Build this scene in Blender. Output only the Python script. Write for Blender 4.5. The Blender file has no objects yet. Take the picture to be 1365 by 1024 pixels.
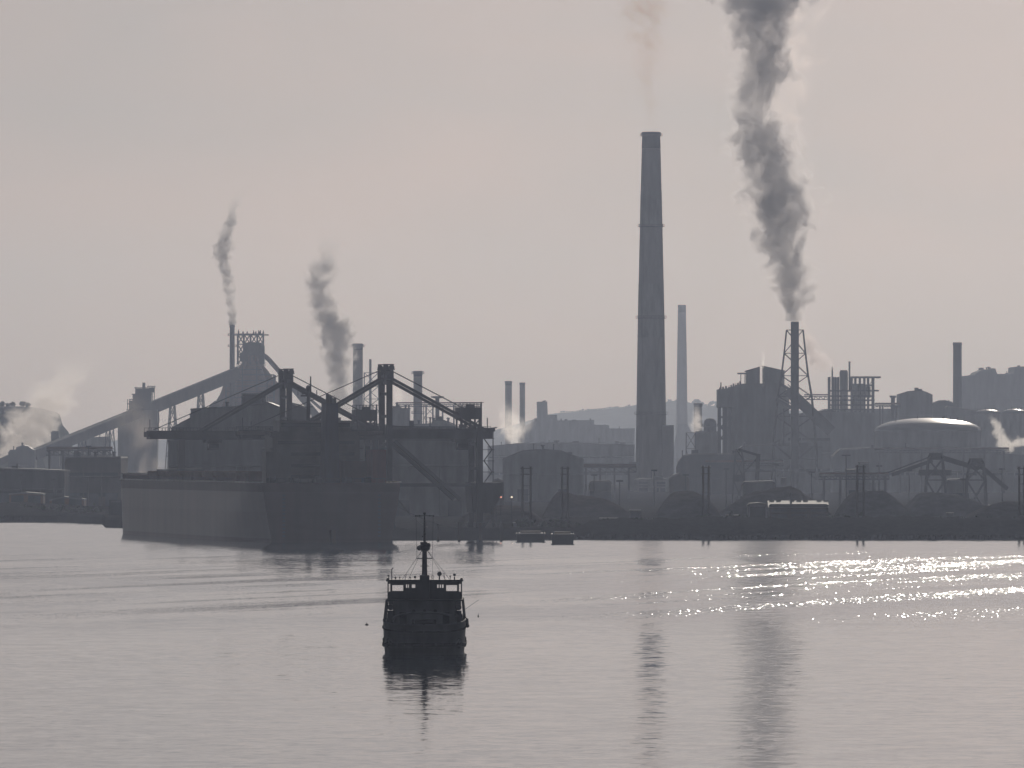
import bpy, bmesh, math, random
from mathutils import Vector, Matrix, noise
random.seed(11)
R = math.radians
sc = bpy.context.scene
COL = sc.collection
F, H, HY, CX = 12000.0, 23.5, 602.0, 682.5      # focal length in photo pixels, eye height, horizon row, centre column
GZ = 3.0                                          # works ground level above the water

def X(px, D): return (px - CX) * D / F
def Z(py, D): return H - (py - HY) * D / F
def W(px, py, D): return Vector((X(px, D), D, Z(py, D)))

# ------------------------------------------------------------------ materials
def mat(name, col, rough=0.7, metal=0.0, var=0.35, scale=0.25, spec=0.12, streak=True):
    m = bpy.data.materials.new(name); m.use_nodes = True
    nt = m.node_tree; N = nt.nodes; L = nt.links
    b = N['Principled BSDF']
    tc = N.new('ShaderNodeTexCoord'); mp = N.new('ShaderNodeMapping')
    mp.inputs['Scale'].default_value = (1, 1, 0.22 if streak else 1)
    L.new(tc.outputs['Object'], mp.inputs['Vector'])
    n = N.new('ShaderNodeTexNoise'); n.inputs['Scale'].default_value = scale
    n.inputs['Detail'].default_value = 5; n.inputs['Roughness'].default_value = 0.65
    L.new(mp.outputs['Vector'], n.inputs['Vector'])
    r = N.new('ShaderNodeValToRGB')
    r.color_ramp.elements[0].position = 0.32; r.color_ramp.elements[1].position = 0.7
    lo = [c * (1 - var) for c in col]; hi = [min(0.9, c * (1 + var)) for c in col]
    r.color_ramp.elements[0].color = (*lo, 1); r.color_ramp.elements[1].color = (*hi, 1)
    L.new(n.outputs['Fac'], r.inputs['Fac'])
    L.new(r.outputs['Color'], b.inputs['Base Color'])
    b.inputs['Roughness'].default_value = rough; b.inputs['Metallic'].default_value = metal
    b.inputs['Specular IOR Level'].default_value = spec
    return m

M = dict(
    concrete=mat('concrete', (0.24, 0.23, 0.22), 0.85),
    paleconcrete=mat('pale_concrete', (0.42, 0.40, 0.38), 0.8),
    steel=mat('dark_steel', (0.07, 0.072, 0.08), 0.6, 0.2),
    rust=mat('rusty_steel', (0.14, 0.085, 0.06), 0.8),
    cladding=mat('grey_cladding', (0.2, 0.21, 0.22), 0.6),
    palecladding=mat('pale_cladding', (0.24, 0.24, 0.24), 0.55),
    browncladding=mat('brown_cladding', (0.085, 0.07, 0.062), 0.7),
    roof=mat('roof_sheet', (0.12, 0.12, 0.125), 0.6),
    metalroof=mat('bright_metal_roof', (0.2, 0.195, 0.19), 0.6, 0.3, spec=.2),
    tankroof=mat('silver_tank_roof', (0.12, 0.118, 0.115), 0.24, 0.25, var=0.15, spec=.4),
    brick=mat('chimney_concrete', (0.27, 0.245, 0.24), 0.85, scale=0.12),
    coal=mat('coal', (0.1, 0.098, 0.098), 1.0, streak=False, spec=0.0),  # paler than real coal: haze over the heaps put into the colour
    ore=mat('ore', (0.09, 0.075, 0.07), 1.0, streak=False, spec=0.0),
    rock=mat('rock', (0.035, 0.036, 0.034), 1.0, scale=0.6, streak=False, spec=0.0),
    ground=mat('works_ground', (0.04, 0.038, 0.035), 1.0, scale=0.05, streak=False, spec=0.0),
    hill=mat('wooded_hill', (0.09, 0.1, 0.08), 0.95, scale=0.03, streak=False, spec=0.0),
    leaf=mat('leaves', (0.045, 0.06, 0.03), 0.85, scale=0.8, streak=False),
    bark=mat('bark', (0.06, 0.045, 0.035), 0.9),
    glass=mat('window_glass', (0.03, 0.035, 0.04), 0.12, var=0.1),
    blackpaint=mat('black_paint', (0.008, 0.009, 0.011), 0.6, scale=1.0),
    navy=mat('navy_paint', (0.026, 0.028, 0.038), 0.5, scale=0.8, spec=0.2),
    deckpaint=mat('green_deck_paint', (0.015, 0.022, 0.02), 0.7, scale=1.0),
    greywhite=mat('weathered_white_paint', (0.13, 0.135, 0.145), 0.6, scale=0.8, var=0.25),
    white=mat('glint_white', (0.6, 0.6, 0.58), 0.5, scale=0.5),
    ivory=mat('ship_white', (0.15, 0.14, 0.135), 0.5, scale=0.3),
    redpaint=mat('red_paint', (0.22, 0.05, 0.04), 0.55, scale=0.4),
    funnelblue=mat('funnel_blue', (0.02, 0.03, 0.075), 0.5, scale=0.4),
    rubber=mat('rubber', (0.015, 0.015, 0.015), 0.8),
    boathull=mat('boat_hull_paint', (0.1, 0.098, 0.1), 0.5, scale=0.7, var=0.4, spec=.3),
    rope=mat('wire', (0.05, 0.05, 0.055), 0.6),
)
def emat(name, col, strength):
    m = bpy.data.materials.new(name); m.use_nodes = True
    b = m.node_tree.nodes['Principled BSDF']
    b.inputs['Base Color'].default_value = (*col, 1)
    b.inputs['Emission Color'].default_value = (*col, 1); b.inputs['Emission Strength'].default_value = strength
    return m
M['lamp_warm'] = emat('lamp_warm', (1, 0.75, 0.55), 9)
M['lamp_red'] = emat('lamp_red', (1, 0.3, 0.2), 7)

# ------------------------------------------------------------------ mesh helpers
class MB:
    def __init__(s): s.v = []; s.f = []
    def add(s, vs, fs):
        o = len(s.v); s.v += [Vector(p) for p in vs]; s.f += [[i + o for i in f] for f in fs]; return s
    def box(s, x0, x1, y0, y1, z0, z1):
        j = lambda: random.uniform(0, 0.012)
        x0, x1 = min(x0, x1) - j(), max(x0, x1) + j(); y0, y1 = min(y0, y1) - j(), max(y0, y1) + j(); z0, z1 = min(z0, z1) - j(), max(z0, z1) + j()
        return s.add([(x0,y0,z0),(x1,y0,z0),(x1,y1,z0),(x0,y1,z0),(x0,y0,z1),(x1,y0,z1),(x1,y1,z1),(x0,y1,z1)],
                     [(3,2,1,0),(4,5,6,7),(0,1,5,4),(1,2,6,5),(2,3,7,6),(3,0,4,7)])
    def bar(s, p, q, w, h=None):
        p, q = Vector(p), Vector(q); h = h or w; d = (q - p)
        if d.length < 1e-6: return s
        d.normalize(); up = Vector((0,0,1)) if abs(d.z) < 0.95 else Vector((0,1,0))
        a = d.cross(up).normalized() * (w/2 + random.uniform(0, .006)); b = a.cross(d).normalized() * (h/2 + random.uniform(0, .006))
        vs = [p-a-b, p+a-b, p+a+b, p-a+b, q-a-b, q+a-b, q+a+b, q-a+b]
        return s.add(vs, [(3,2,1,0),(4,5,6,7),(0,1,5,4),(1,2,6,5),(2,3,7,6),(3,0,4,7)])
    def tube(s, p, q, r0, r1=None, n=10):
        p, q = Vector(p), Vector(q); r1 = r0 if r1 is None else r1; d = (q-p).normalized()
        up = Vector((0,0,1)) if abs(d.z) < 0.95 else Vector((1,0,0))
        a = d.cross(up).normalized(); b = d.cross(a)
        vs = []
        for c, r in ((p, r0), (q, r1)):
            for k in range(n):
                t = 2*math.pi*k/n; vs.append(c + a*math.cos(t)*r + b*math.sin(t)*r)
        fs = [(k, (k+1) % n, n + (k+1) % n, n + k) for k in range(n)] + [tuple(range(n-1,-1,-1)), tuple(range(n, 2*n))]
        return s.add(vs, fs)
    def path(s, pts, r, n=8):
        for a, b in zip(pts[:-1], pts[1:]): s.tube(a, b, r, r, n)
        return s
    def lathe(s, cx, cy, prof, n=28, cap=True):
        vs = []; fs = []
        for r, z in prof:
            for k in range(n):
                t = 2*math.pi*k/n; vs.append((cx + r*math.cos(t), cy + r*math.sin(t), z))
        m = len(prof)
        for i in range(m-1):
            for k in range(n): fs.append((i*n+k, i*n+(k+1) % n, (i+1)*n+(k+1) % n, (i+1)*n+k))
        if cap: fs += [tuple(range(n-1,-1,-1)), tuple(range((m-1)*n, m*n))]
        return s.add(vs, fs)
    def prism(s, poly, y0, y1):      # polygon in x,z (counter-clockwise seen from -y) pushed back in y
        n = len(poly)
        vs = [(x, y0, z) for x, z in poly] + [(x, y1, z) for x, z in poly]
        fs = [tuple(range(n)), tuple(range(2*n-1, n-1, -1))] + [((i+1) % n, i, n+i, n+(i+1) % n) for i in range(n)]
        return s.add(vs, fs)
    def ball(s, c, r, n=10, sz=1.0):
        c = Vector(c); prof = [(max(0.02, math.sin(math.pi*i/n))*r, c.z - math.cos(math.pi*i/n)*r*sz) for i in range(n+1)]
        return s.lathe(c.x, c.y, prof, 12)
    def build(s, name, m, parent=None, origin=None, smooth=False):
        o = Vector(origin) if origin is not None else (Vector(parent['_o']) if parent is not None and '_o' in parent else Vector((0,0,0)))
        me = bpy.data.meshes.new(name)
        me.from_pydata([p - o for p in s.v], [], s.f); me.update()
        bm = bmesh.new(); bm.from_mesh(me); bmesh.ops.recalc_face_normals(bm, faces=bm.faces); bm.to_mesh(me); bm.free()
        if smooth:
            for p in me.polygons: p.use_smooth = True
            try: me.set_sharp_from_angle(angle=R(40))
            except Exception: pass
        me.materials.append(m)
        ob = bpy.data.objects.new(name, me); COL.objects.link(ob)
        if parent is not None: ob.parent = parent
        else: ob.location = o
        return ob

def tag(o, label, cat, group=None):
    o['label'] = label; o['category'] = cat
    if group: o['group'] = group
    return o
def thing(name, label, cat, loc, group=None, local=False, rz=0):
    o = bpy.data.objects.new(name, None); COL.objects.link(o); o.location = loc; o.rotation_euler.z = rz
    o.empty_display_size = 1
    o['_o'] = (0., 0., 0.) if local else tuple(loc)
    return tag(o, label, cat, group)
def sub(mb, name, m, part, smooth=False):       # a sub-part under a part
    root = part.parent
    o = mb.build(name, m, None, origin=tuple(root['_o']), smooth=smooth); o.location = (0,0,0); o.parent = part
    return o
def structure(o): o['kind'] = 'structure'; return o
def kids(o): return [c for c in bpy.data.objects if c.parent == o]
def copy_tree(o, loc, rz=None, label=None):
    def rec(a, parent):
        c = a.copy(); COL.objects.link(c)
        if parent is not None: c.parent = parent
        for ch in kids(a): rec(ch, c)
        return c
    c = rec(o, None); c.location = loc
    if rz is not None: c.rotation_euler.z = rz
    if label: c['label'] = label
    return c

# ------------------------------------------------------------------ camera, world, sun
SUN_EL, SUN_AZ = 19.0, 6.5
cam = bpy.data.cameras.new('camera'); co = bpy.data.objects.new('camera', cam); COL.objects.link(co)
cam.sensor_width = 36; cam.lens = 36 * F / 1365.0
co.location = (0, 0, H); co.rotation_euler = (math.pi/2, 0, 0)
cam.shift_y = (HY - 512.0) / 1365.0
cam.clip_start = 1; cam.clip_end = 60000
sc.camera = co

w = bpy.data.worlds.new('World'); sc.world = w; w.use_nodes = True
nt = w.node_tree; bg = nt.nodes['Background']
sky = nt.nodes.new('ShaderNodeTexSky'); sky.sky_type = 'NISHITA'; sky.sun_disc = False
sky.sun_elevation = R(SUN_EL); sky.sun_rotation = R(SUN_AZ)
sky.air_density = 1.0; sky.dust_density = 1.8; sky.ozone_density = 1.0
hs = nt.nodes.new('ShaderNodeHueSaturation'); hs.inputs['Saturation'].default_value = 0.45
ti = nt.nodes.new('ShaderNodeMix'); ti.data_type = 'RGBA'; ti.blend_type = 'MULTIPLY'; ti.inputs[0].default_value = 1.0
ti.inputs[7].default_value = (0.530, 0.541, 0.624, 1)
nt.links.new(sky.outputs['Color'], hs.inputs['Color']); nt.links.new(hs.outputs['Color'], ti.inputs[6])
wt = nt.nodes.new('ShaderNodeTexCoord'); wm = nt.nodes.new('ShaderNodeMapping'); wm.inputs['Scale'].default_value = (20, 20, 58); wm.inputs['Rotation'].default_value = (0, R(4), 0)
wn = nt.nodes.new('ShaderNodeTexNoise'); wn.inputs['Scale'].default_value = 1.0; wn.inputs['Detail'].default_value = 4; wn.inputs['Roughness'].default_value = .55; wn.inputs['Distortion'].default_value = .4
nt.links.new(wt.outputs['Generated'], wm.inputs['Vector']); nt.links.new(wm.outputs['Vector'], wn.inputs['Vector'])
wr = nt.nodes.new('ShaderNodeValToRGB'); wr.color_ramp.elements[0].position = .3; wr.color_ramp.elements[1].position = .7
wr.color_ramp.elements[0].color = (.865, .895, .91, 1); wr.color_ramp.elements[1].color = (1.0, .952, .938, 1); nt.links.new(wn.outputs['Fac'], wr.inputs['Fac'])
t2 = nt.nodes.new('ShaderNodeMix'); t2.data_type = 'RGBA'; t2.blend_type = 'MULTIPLY'; t2.inputs[0].default_value = 1.0
nt.links.new(ti.outputs[2], t2.inputs[6]); nt.links.new(wr.outputs['Color'], t2.inputs[7])
nt.links.new(t2.outputs[2], bg.inputs['Color']); bg.inputs['Strength'].default_value = 0.055

sd = bpy.data.lights.new('sun', 'SUN'); sd.energy = 4.0; sd.angle = R(0.5); sd.color = (1.0, 0.93, 0.86)
so = bpy.data.objects.new('sun', sd); COL.objects.link(so)
l = Vector((math.sin(R(SUN_AZ))*math.cos(R(SUN_EL)), math.cos(R(SUN_AZ))*math.cos(R(SUN_EL)), math.sin(R(SUN_EL))))
so.rotation_euler = l.to_track_quat('Z', 'Y').to_euler(); so.location = (0, 0, 900)

sc.view_settings.view_transform = 'Standard'; sc.view_settings.look = 'None'
sc.view_settings.gamma = 1; sc.view_settings.exposure = -1.37
cy = sc.cycles
cy.use_denoising = True
try: cy.denoiser = 'OPENIMAGEDENOISE'; cy.denoising_input_passes = 'RGB_ALBEDO_NORMAL'
except Exception: pass
cy.max_bounces = 5; cy.diffuse_bounces = 2; cy.glossy_bounces = 3; cy.transmission_bounces = 4
cy.volume_bounces = 2; cy.transparent_max_bounces = 16
cy.volume_max_steps = 256; cy.volume_step_rate = 1.0
cy.sample_clamp_indirect = 6

# ------------------------------------------------------------------ haze
hz = MB(); hz.v = []; hz.box(-6600, 6600, -900, 15200, -9, 345)
hazeo = hz.build('haze', bpy.data.materials.new('haze_air'))
hm = hazeo.data.materials[0]; hm.use_nodes = True
hn = hm.node_tree; hn.nodes.remove(hn.nodes['Principled BSDF'])
pv = hn.nodes.new('ShaderNodeVolumePrincipled')
pv.inputs['Color'].default_value = (0.655, 0.75, 0.965, 1)
pv.inputs['Absorption Color'].default_value = (1, 1, 1, 1)
pv.inputs['Density'].default_value = 6.5e-5
pv.inputs['Anisotropy'].default_value = 0.5
hn.links.new(pv.outputs['Volume'], hn.nodes['Material Output'].inputs['Volume'])
hazeo['kind'] = 'stuff'

# ------------------------------------------------------------------ water
LANE_SHIFT = 9.6
def make_water():
    m = bpy.data.materials.new('harbour_water'); m.use_nodes = True
    nt = m.node_tree; N = nt.nodes; L = nt.links
    b = N['Principled BSDF']
    b.inputs['Base Color'].default_value = (0.03, 0.055, 0.08, 1); b.inputs['IOR'].default_value = 1.36
    tc = N.new('ShaderNodeTexCoord')
    def mapping(sx, sy):
        mp = N.new('ShaderNodeMapping'); mp.inputs['Scale'].default_value = (sx, sy, 0); L.new(tc.outputs['Object'], mp.inputs['Vector']); return mp
    def nz(mp, scale, detail=2.0, rough=0.5, dist=0.0):
        n = N.new('ShaderNodeTexNoise'); n.inputs['Scale'].default_value = scale; n.inputs['Detail'].default_value = detail
        n.inputs['Roughness'].default_value = rough; n.inputs['Distortion'].default_value = dist; L.new(mp.outputs['Vector'], n.inputs['Vector']); return n
    def math_(op, a, b_=None, c=None, clamp=False):
        n = N.new('ShaderNodeMath'); n.operation = op; n.use_clamp = clamp
        for i, q in enumerate((a, b_, c)):
            if q is None: continue
            if isinstance(q, (int, float)): n.inputs[i].default_value = q
            else: L.new(q, n.inputs[i])
        return n.outputs[0]
    def vmath(op, a, b_):
        n = N.new('ShaderNodeVectorMath'); n.operation = op
        for i, q in enumerate((a, b_)):
            if isinstance(q, (tuple, list)): n.inputs[i].default_value = q
            elif op == 'SCALE' and i == 1:
                if isinstance(q, (int, float)): n.inputs['Scale'].default_value = q
                else: L.new(q, n.inputs['Scale'])
            else: L.new(q, n.inputs[i])
        return n.outputs[0]
    def ramp(x, a, b_):
        n = N.new('ShaderNodeMapRange'); n.interpolation_type = 'SMOOTHSTEP'
        n.inputs['From Min'].default_value = a; n.inputs['From Max'].default_value = b_; L.new(x, n.inputs['Value']); return n.outputs[0]
    # wind-ruffled lanes running out across the harbour
    vr = N.new('ShaderNodeVectorRotate'); vr.rotation_type = 'Z_AXIS'; vr.inputs['Angle'].default_value = R(17); L.new(tc.outputs['Object'], vr.inputs['Vector'])
    mpl = N.new('ShaderNodeMapping'); mpl.inputs['Scale'].default_value = (1/20, 1/300, 0); mpl.inputs['Location'].default_value = (LANE_SHIFT, 0.4, 0); L.new(vr.outputs['Vector'], mpl.inputs['Vector'])
    lanes = nz(mpl, 1.0, 4, 0.55, 0.3)
    sep = N.new('ShaderNodeSeparateXYZ'); L.new(tc.outputs['Object'], sep.inputs[0])
    mid = math_('MULTIPLY', ramp(sep.outputs['Y'], 1230, 1400), math_('SUBTRACT', 1.0, ramp(sep.outputs['Y'], 1850, 2150)))
    lane = math_('MULTIPLY', ramp(lanes.outputs['Fac'], 0.49, 0.62), mid)
    # cells of rippled water between smooth ones
    patch = ramp(nz(mapping(1/1.4, 1/3.4), 1.0, 3, 0.6).outputs['Fac'], 0.42, 0.66)
    broad = ramp(nz(mapping(1/60, 1/150), 1.0, 2).outputs['Fac'], 0.3, 0.7)
    rip = math_('MULTIPLY', patch, math_('MULTIPLY_ADD', broad, 0.6, 0.4))
    calm = ramp(nz(mapping(1/75, 1/170), 1.0, 2).outputs['Fac'], 0.42, 0.56)
    far = math_('MAXIMUM', math_('MULTIPLY', ramp(sep.outputs['Y'], 1080, 1330), math_('MULTIPLY_ADD', calm, 0.6, 0.4)), ramp(sep.outputs['Y'], 1880, 2030))
    swell = vmath('SUBTRACT', nz(mapping(1/4.2, 1/5), 1.0, 2, 0.6).outputs['Color'], (0.5, 0.5, 0.5))
    chop = vmath('SUBTRACT', nz(mapping(1/0.9, 1/0.9), 1.0, 2, 0.6).outputs['Color'], (0.5, 0.5, 0.5))
    s1 = vmath('MULTIPLY', swell, (0.11, 0.046, 0.05))
    s2 = vmath('SCALE', chop, math_('MULTIPLY_ADD', rip, math_('MULTIPLY_ADD', far, 0.06, 0.10), 0.036))
    # wavelets of the lanes: each a small facet of its own tilt
    vo = N.new('ShaderNodeTexVoronoi'); vo.feature = 'F1'; vo.voronoi_dimensions = '2D'; vo.inputs['Scale'].default_value = 1.0; L.new(mapping(1/0.13, 1/1.5).outputs[0], vo.inputs['Vector'])
    fac = vmath('SUBTRACT', vo.outputs['Color'], (0.5, 0.5, 0.5))
    fs = N.new('ShaderNodeSeparateXYZ'); L.new(vo.outputs['Color'], fs.inputs[0])
    live = math_('GREATER_THAN', math_('MULTIPLY', lane, 0.62), fs.outputs['Z'])
    s3 = vmath('SCALE', fac, math_('MULTIPLY', live, 0.46))
    s4 = vmath('SCALE', chop, math_('MULTIPLY', lane, 0.28))
    s = vmath('ADD', vmath('ADD', vmath('ADD', s1, s2), s3), s4)
    sp = N.new('ShaderNodeSeparateXYZ'); L.new(s, sp.inputs[0])
    cb = N.new('ShaderNodeCombineXYZ'); L.new(sp.outputs['X'], cb.inputs['X'])
    L.new(math_('SUBTRACT', sp.outputs['Y'], math_('ADD', math_('MULTIPLY', rip, 0.010), math_('MULTIPLY_ADD', far, 0.022, 0.0125))), cb.inputs['Y']); cb.inputs['Z'].default_value = 1.0
    nm = N.new('ShaderNodeVectorMath'); nm.operation = 'NORMALIZE'; L.new(cb.outputs[0], nm.inputs[0])
    L.new(nm.outputs[0], b.inputs['Normal'])
    L.new(math_('MULTIPLY_ADD', live, 0.065, 0.055), b.inputs['Roughness'])
    wv = MB().add([(-6400, -700, 0), (6400, -700, 0), (6400, 4200, 0), (-6400, 4200, 0)], [(0, 1, 2, 3)])
    o = wv.build('water', m); structure(o)
make_water()

# ------------------------------------------------------------------ land
shore = [(-6400, 3900), (-1500, 3350), (-500, 3170), (X(0, 3100), 3100), (X(60, 3020), 3020), (X(135, 2937), 2937), (X(138, 2792), 2800),
         (X(175, 2770), 2770), (-72, 2660), (-56, 2540), (-44, 2404), (X(560, 2396), 2396), (X(690, 2400), 2400), (X(770, 2412), 2412),
         (X(900, 2418), 2418), (X(1100, 2424), 2424), (X(1365, 2430), 2430), (900, 2480), (2200, 2700), (6400, 3600)]
def make_land():
    n = len(shore); bm = bmesh.new()
    rows = [(-3.0, 0.0), (0.2, 0.6), (2.2, 4.0), (GZ, 7.0)]
    loops = []
    for z, back in rows:
        loops.append([bm.verts.new((x, y + back, z)) for x, y in shore])
    loops.append([bm.verts.new((x, 14800, GZ)) for x, y in shore])
    for a, b in zip(loops[:-1], loops[1:]):
        for i in range(n-1): bm.faces.new((a[i], a[i+1], b[i+1], b[i]))
    bmesh.ops.recalc_face_normals(bm, faces=bm.faces)
    me = bpy.data.meshes.new('ground'); bm.to_mesh(me); bm.free(); me.materials.append(M['ground'])
    o = bpy.data.objects.new('ground', me); COL.objects.link(o); structure(o)
make_land()

def ridge(name, pts, y0, y1, zb, m, bump=0.0, rough=0.3, step=6.0, label=None):
    """rolling bank: pts are (x, crest height); falls to zb towards y0 and y1"""
    mb = MB(); xs = []; x = pts[0][0]
    while x <= pts[-1][0]: xs.append(x); x += step
    ny = 7; vs = []
    for x in xs:
        for (xa, za), (xb, zb_) in zip(pts[:-1], pts[1:]):
            if xa <= x <= xb: zc = za + (zb_-za)*(x-xa)/(xb-xa); break
        else: zc = pts[-1][1]
        for j in range(ny):
            t = j/(ny-1); prof = math.sin(math.pi*min(1, t*1.0))**0.7
            y = y0 + (y1-y0)*t
            nz = noise.fractal(Vector((x*bump, y*bump, zc*0.1)), 1.0, 2.0, 4)*rough if bump else 0
            vs.append((x, y, zb + (zc-zb)*prof + nz*(1 if 0 < j < ny-1 else 0)))
    fs = [(i*ny+j, (i+1)*ny+j, (i+1)*ny+j+1, i*ny+j+1) for i in range(len(xs)-1) for j in range(ny-1)]
    mb.add(vs, fs); o = mb.build(name, m, smooth=True); return o

# breakwater-like stone bank along the right-hand shore, low bank on the left shore
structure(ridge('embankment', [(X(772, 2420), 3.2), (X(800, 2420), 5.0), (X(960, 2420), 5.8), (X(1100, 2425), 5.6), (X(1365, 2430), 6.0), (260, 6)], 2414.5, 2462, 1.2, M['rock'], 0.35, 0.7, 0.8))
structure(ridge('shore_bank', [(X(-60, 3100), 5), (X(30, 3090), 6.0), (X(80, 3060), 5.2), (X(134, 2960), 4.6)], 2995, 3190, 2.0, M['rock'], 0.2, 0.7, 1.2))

def rubble():
    mb = MB()
    spots = [(random.uniform(X(772, 2420), 230), 0) for _ in range(420)] + [(random.uniform(X(0, 3100)-40, X(134, 2940)), 1) for _ in range(120)]
    for x, side in spots:
        y = (2412 + (x-19)*.12 if side == 0 else 3098 - (x-X(0, 3100))*3.6) + random.uniform(-2.4, 4.5)
        r = random.uniform(.35, 1.25); z = random.uniform(-.2, .9)
        vs = []; n = 7
        for k in range(n):
            a = 2*math.pi*k/n; q = r*random.uniform(.75, 1.2)
            vs.append((x+q*math.cos(a), y+q*math.sin(a), z-.4))
        for k in range(n):
            a = 2*math.pi*k/n+.3; q = r*random.uniform(.4, .8)
            vs.append((x+q*math.cos(a), y+q*math.sin(a), z+r*random.uniform(.5, .9)))
        mb.add(vs, [(k, (k+1) % n, n+(k+1) % n, n+k) for k in range(n)] + [tuple(range(n, 2*n))])
    o = mb.build('shore_rubble', M['rock']); o['kind'] = 'stuff'
rubble()

def hillside(name, out, D, depth, m, rough=6, step=14):
    mb = MB(); pts = [(X(px, D), Z(py, D)) for px, py in out]
    o = ridge(name, pts, D-depth*0.5, D+depth*0.5, 0, m, 0.012, rough, step); return structure(o)
hillside('hill', [(-420, 586), (-100, 590), (150, 588), (400, 588), (560, 584), (640, 577), (700, 561), (740, 552), (772, 549), (795, 548), (815, 545), (850, 540), (880, 536), (905, 534), (940, 539), (975, 543), (1040, 546), (1110, 548), (1180, 556), (1300, 570), (1480, 580), (1800, 586)], 13700, 2000, M['hill'], 5)

def leafclump(mb, c, r, n, size):
    for _ in range(n):
        d = Vector((random.gauss(0, 1), random.gauss(0, 1), random.gauss(0, 1))); d.normalize()
        p = Vector(c) + Vector((d.x*r[0], d.y*r[1], d.z*r[2])) * random.uniform(0.35, 1.05)
        a = Vector((random.gauss(0,1), random.gauss(0,1), random.gauss(0,1))).normalized()*size*random.uniform(.6,1.3)
        b = a.cross(d).normalized()*size*random.uniform(.5,1.1)
        mb.add([p-a, p+b, p+a, p-b], [(0,1,2,3)])
def wood(name, spots, D, label=None):
    mb = MB()
    for px, py, rpx in spots:
        r = rpx*D/F; c = W(px, py, D); c.y += random.uniform(-40, 40)
        leafclump(mb, c, (r, r, r*0.8), 90, r*0.28)
    o = mb.build(name, M['leaf']); o['kind'] = 'stuff'
wood('distant_trees', [(892 + i*3.1 + random.uniform(-1, 1), 535 + 3*math.sin(i*0.9) + (i*0.22), random.uniform(2.2, 4.2)) for i in range(24)]
     + [(748 + i*3.6, 550 - i*0.32 + random.uniform(-1, 1), random.uniform(1.3, 2.4)) for i in range(28)], 13650)

# wooded headland at far left, with single trees standing on its flat top
mb = MB()
D0 = 5700
out = [(-260, 560), (-200, 548), (-90, 541), (0, 542), (26, 542), (44, 543.5), (49, 547), (51, 555), (52, 570), (55, 590), (62, 612), (72, 640)]
def headland():
    mb = MB(); n = len(out); rows = 7; vs = []
    for j in range(rows):
        t = j/(rows-1); y = D0 - 60 + 500*t
        for i, (px, py) in enumerate(out):
            p = W(px, py, D0); nz = noise.noise(Vector((p.x*0.03, y*0.03, p.z*0.05)))*4
            vs.append((p.x + nz - (0), y + nz*2, max(0, p.z - 30*max(0, t-0.6) + nz*0.4)))
    fs = [(j*n+i, j*n+i+1, (j+1)*n+i+1, (j+1)*n+i) for j in range(rows-1) for i in range(n-1)]
    fr = [vs[i] for i in range(n)]
    base = len(vs); vs += [(p[0], p[1]-6, 0) for p in fr]
    fs += [(i, base+i, base+i+1, i+1) for i in range(n-1)]
    mb.add(vs, fs); structure(mb.build('headland', M['hill'], smooth=True))
headland()
mb = MB()
for i in range(120):
    t = random.random(); k = random.randrange(4, len(out)-2); a, b = out[k], out[k+1]
    px = random.uniform(-120, 40); 
    top = 542 if px < 46 else 548
    lim = 542 + max(0, (px-18))*0 
    py = random.uniform(545, 600)
    edge = 47
    if px > edge: px = edge - random.uniform(0, 6)
    leafclump(mb, W(px, py, D0-64), (4.5, 3, 3.2), 22, 1.6)
o = mb.build('undergrowth', M['leaf']); o['kind'] = 'stuff'
for i, (px, py, rp) in enumerate([(2, 538.5, 5), (10, 540, 3.4), (17, 539, 4.2), (30, 538.5, 4.6), (37, 539.5, 4.4), (-8, 538, 5)]):
    c = W(px, py, D0-30); r = rp*D0/F
    t = thing('hilltop_tree', 'small dark bushy tree on the flat top of the headland at far left', 'tree', (c.x, c.y, c.z-r*1.6), 'trees on the far left headland')
    MB().tube((c.x, c.y, c.z-r*1.7), (c.x, c.y, c.z), 0.25, 0.12, 6).build('trunk', M['bark'], t)
    cm = MB(); leafclump(cm, c, (r, r, r*.75), 130, r*0.3); cm.build('crown', M['leaf'], t)

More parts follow.
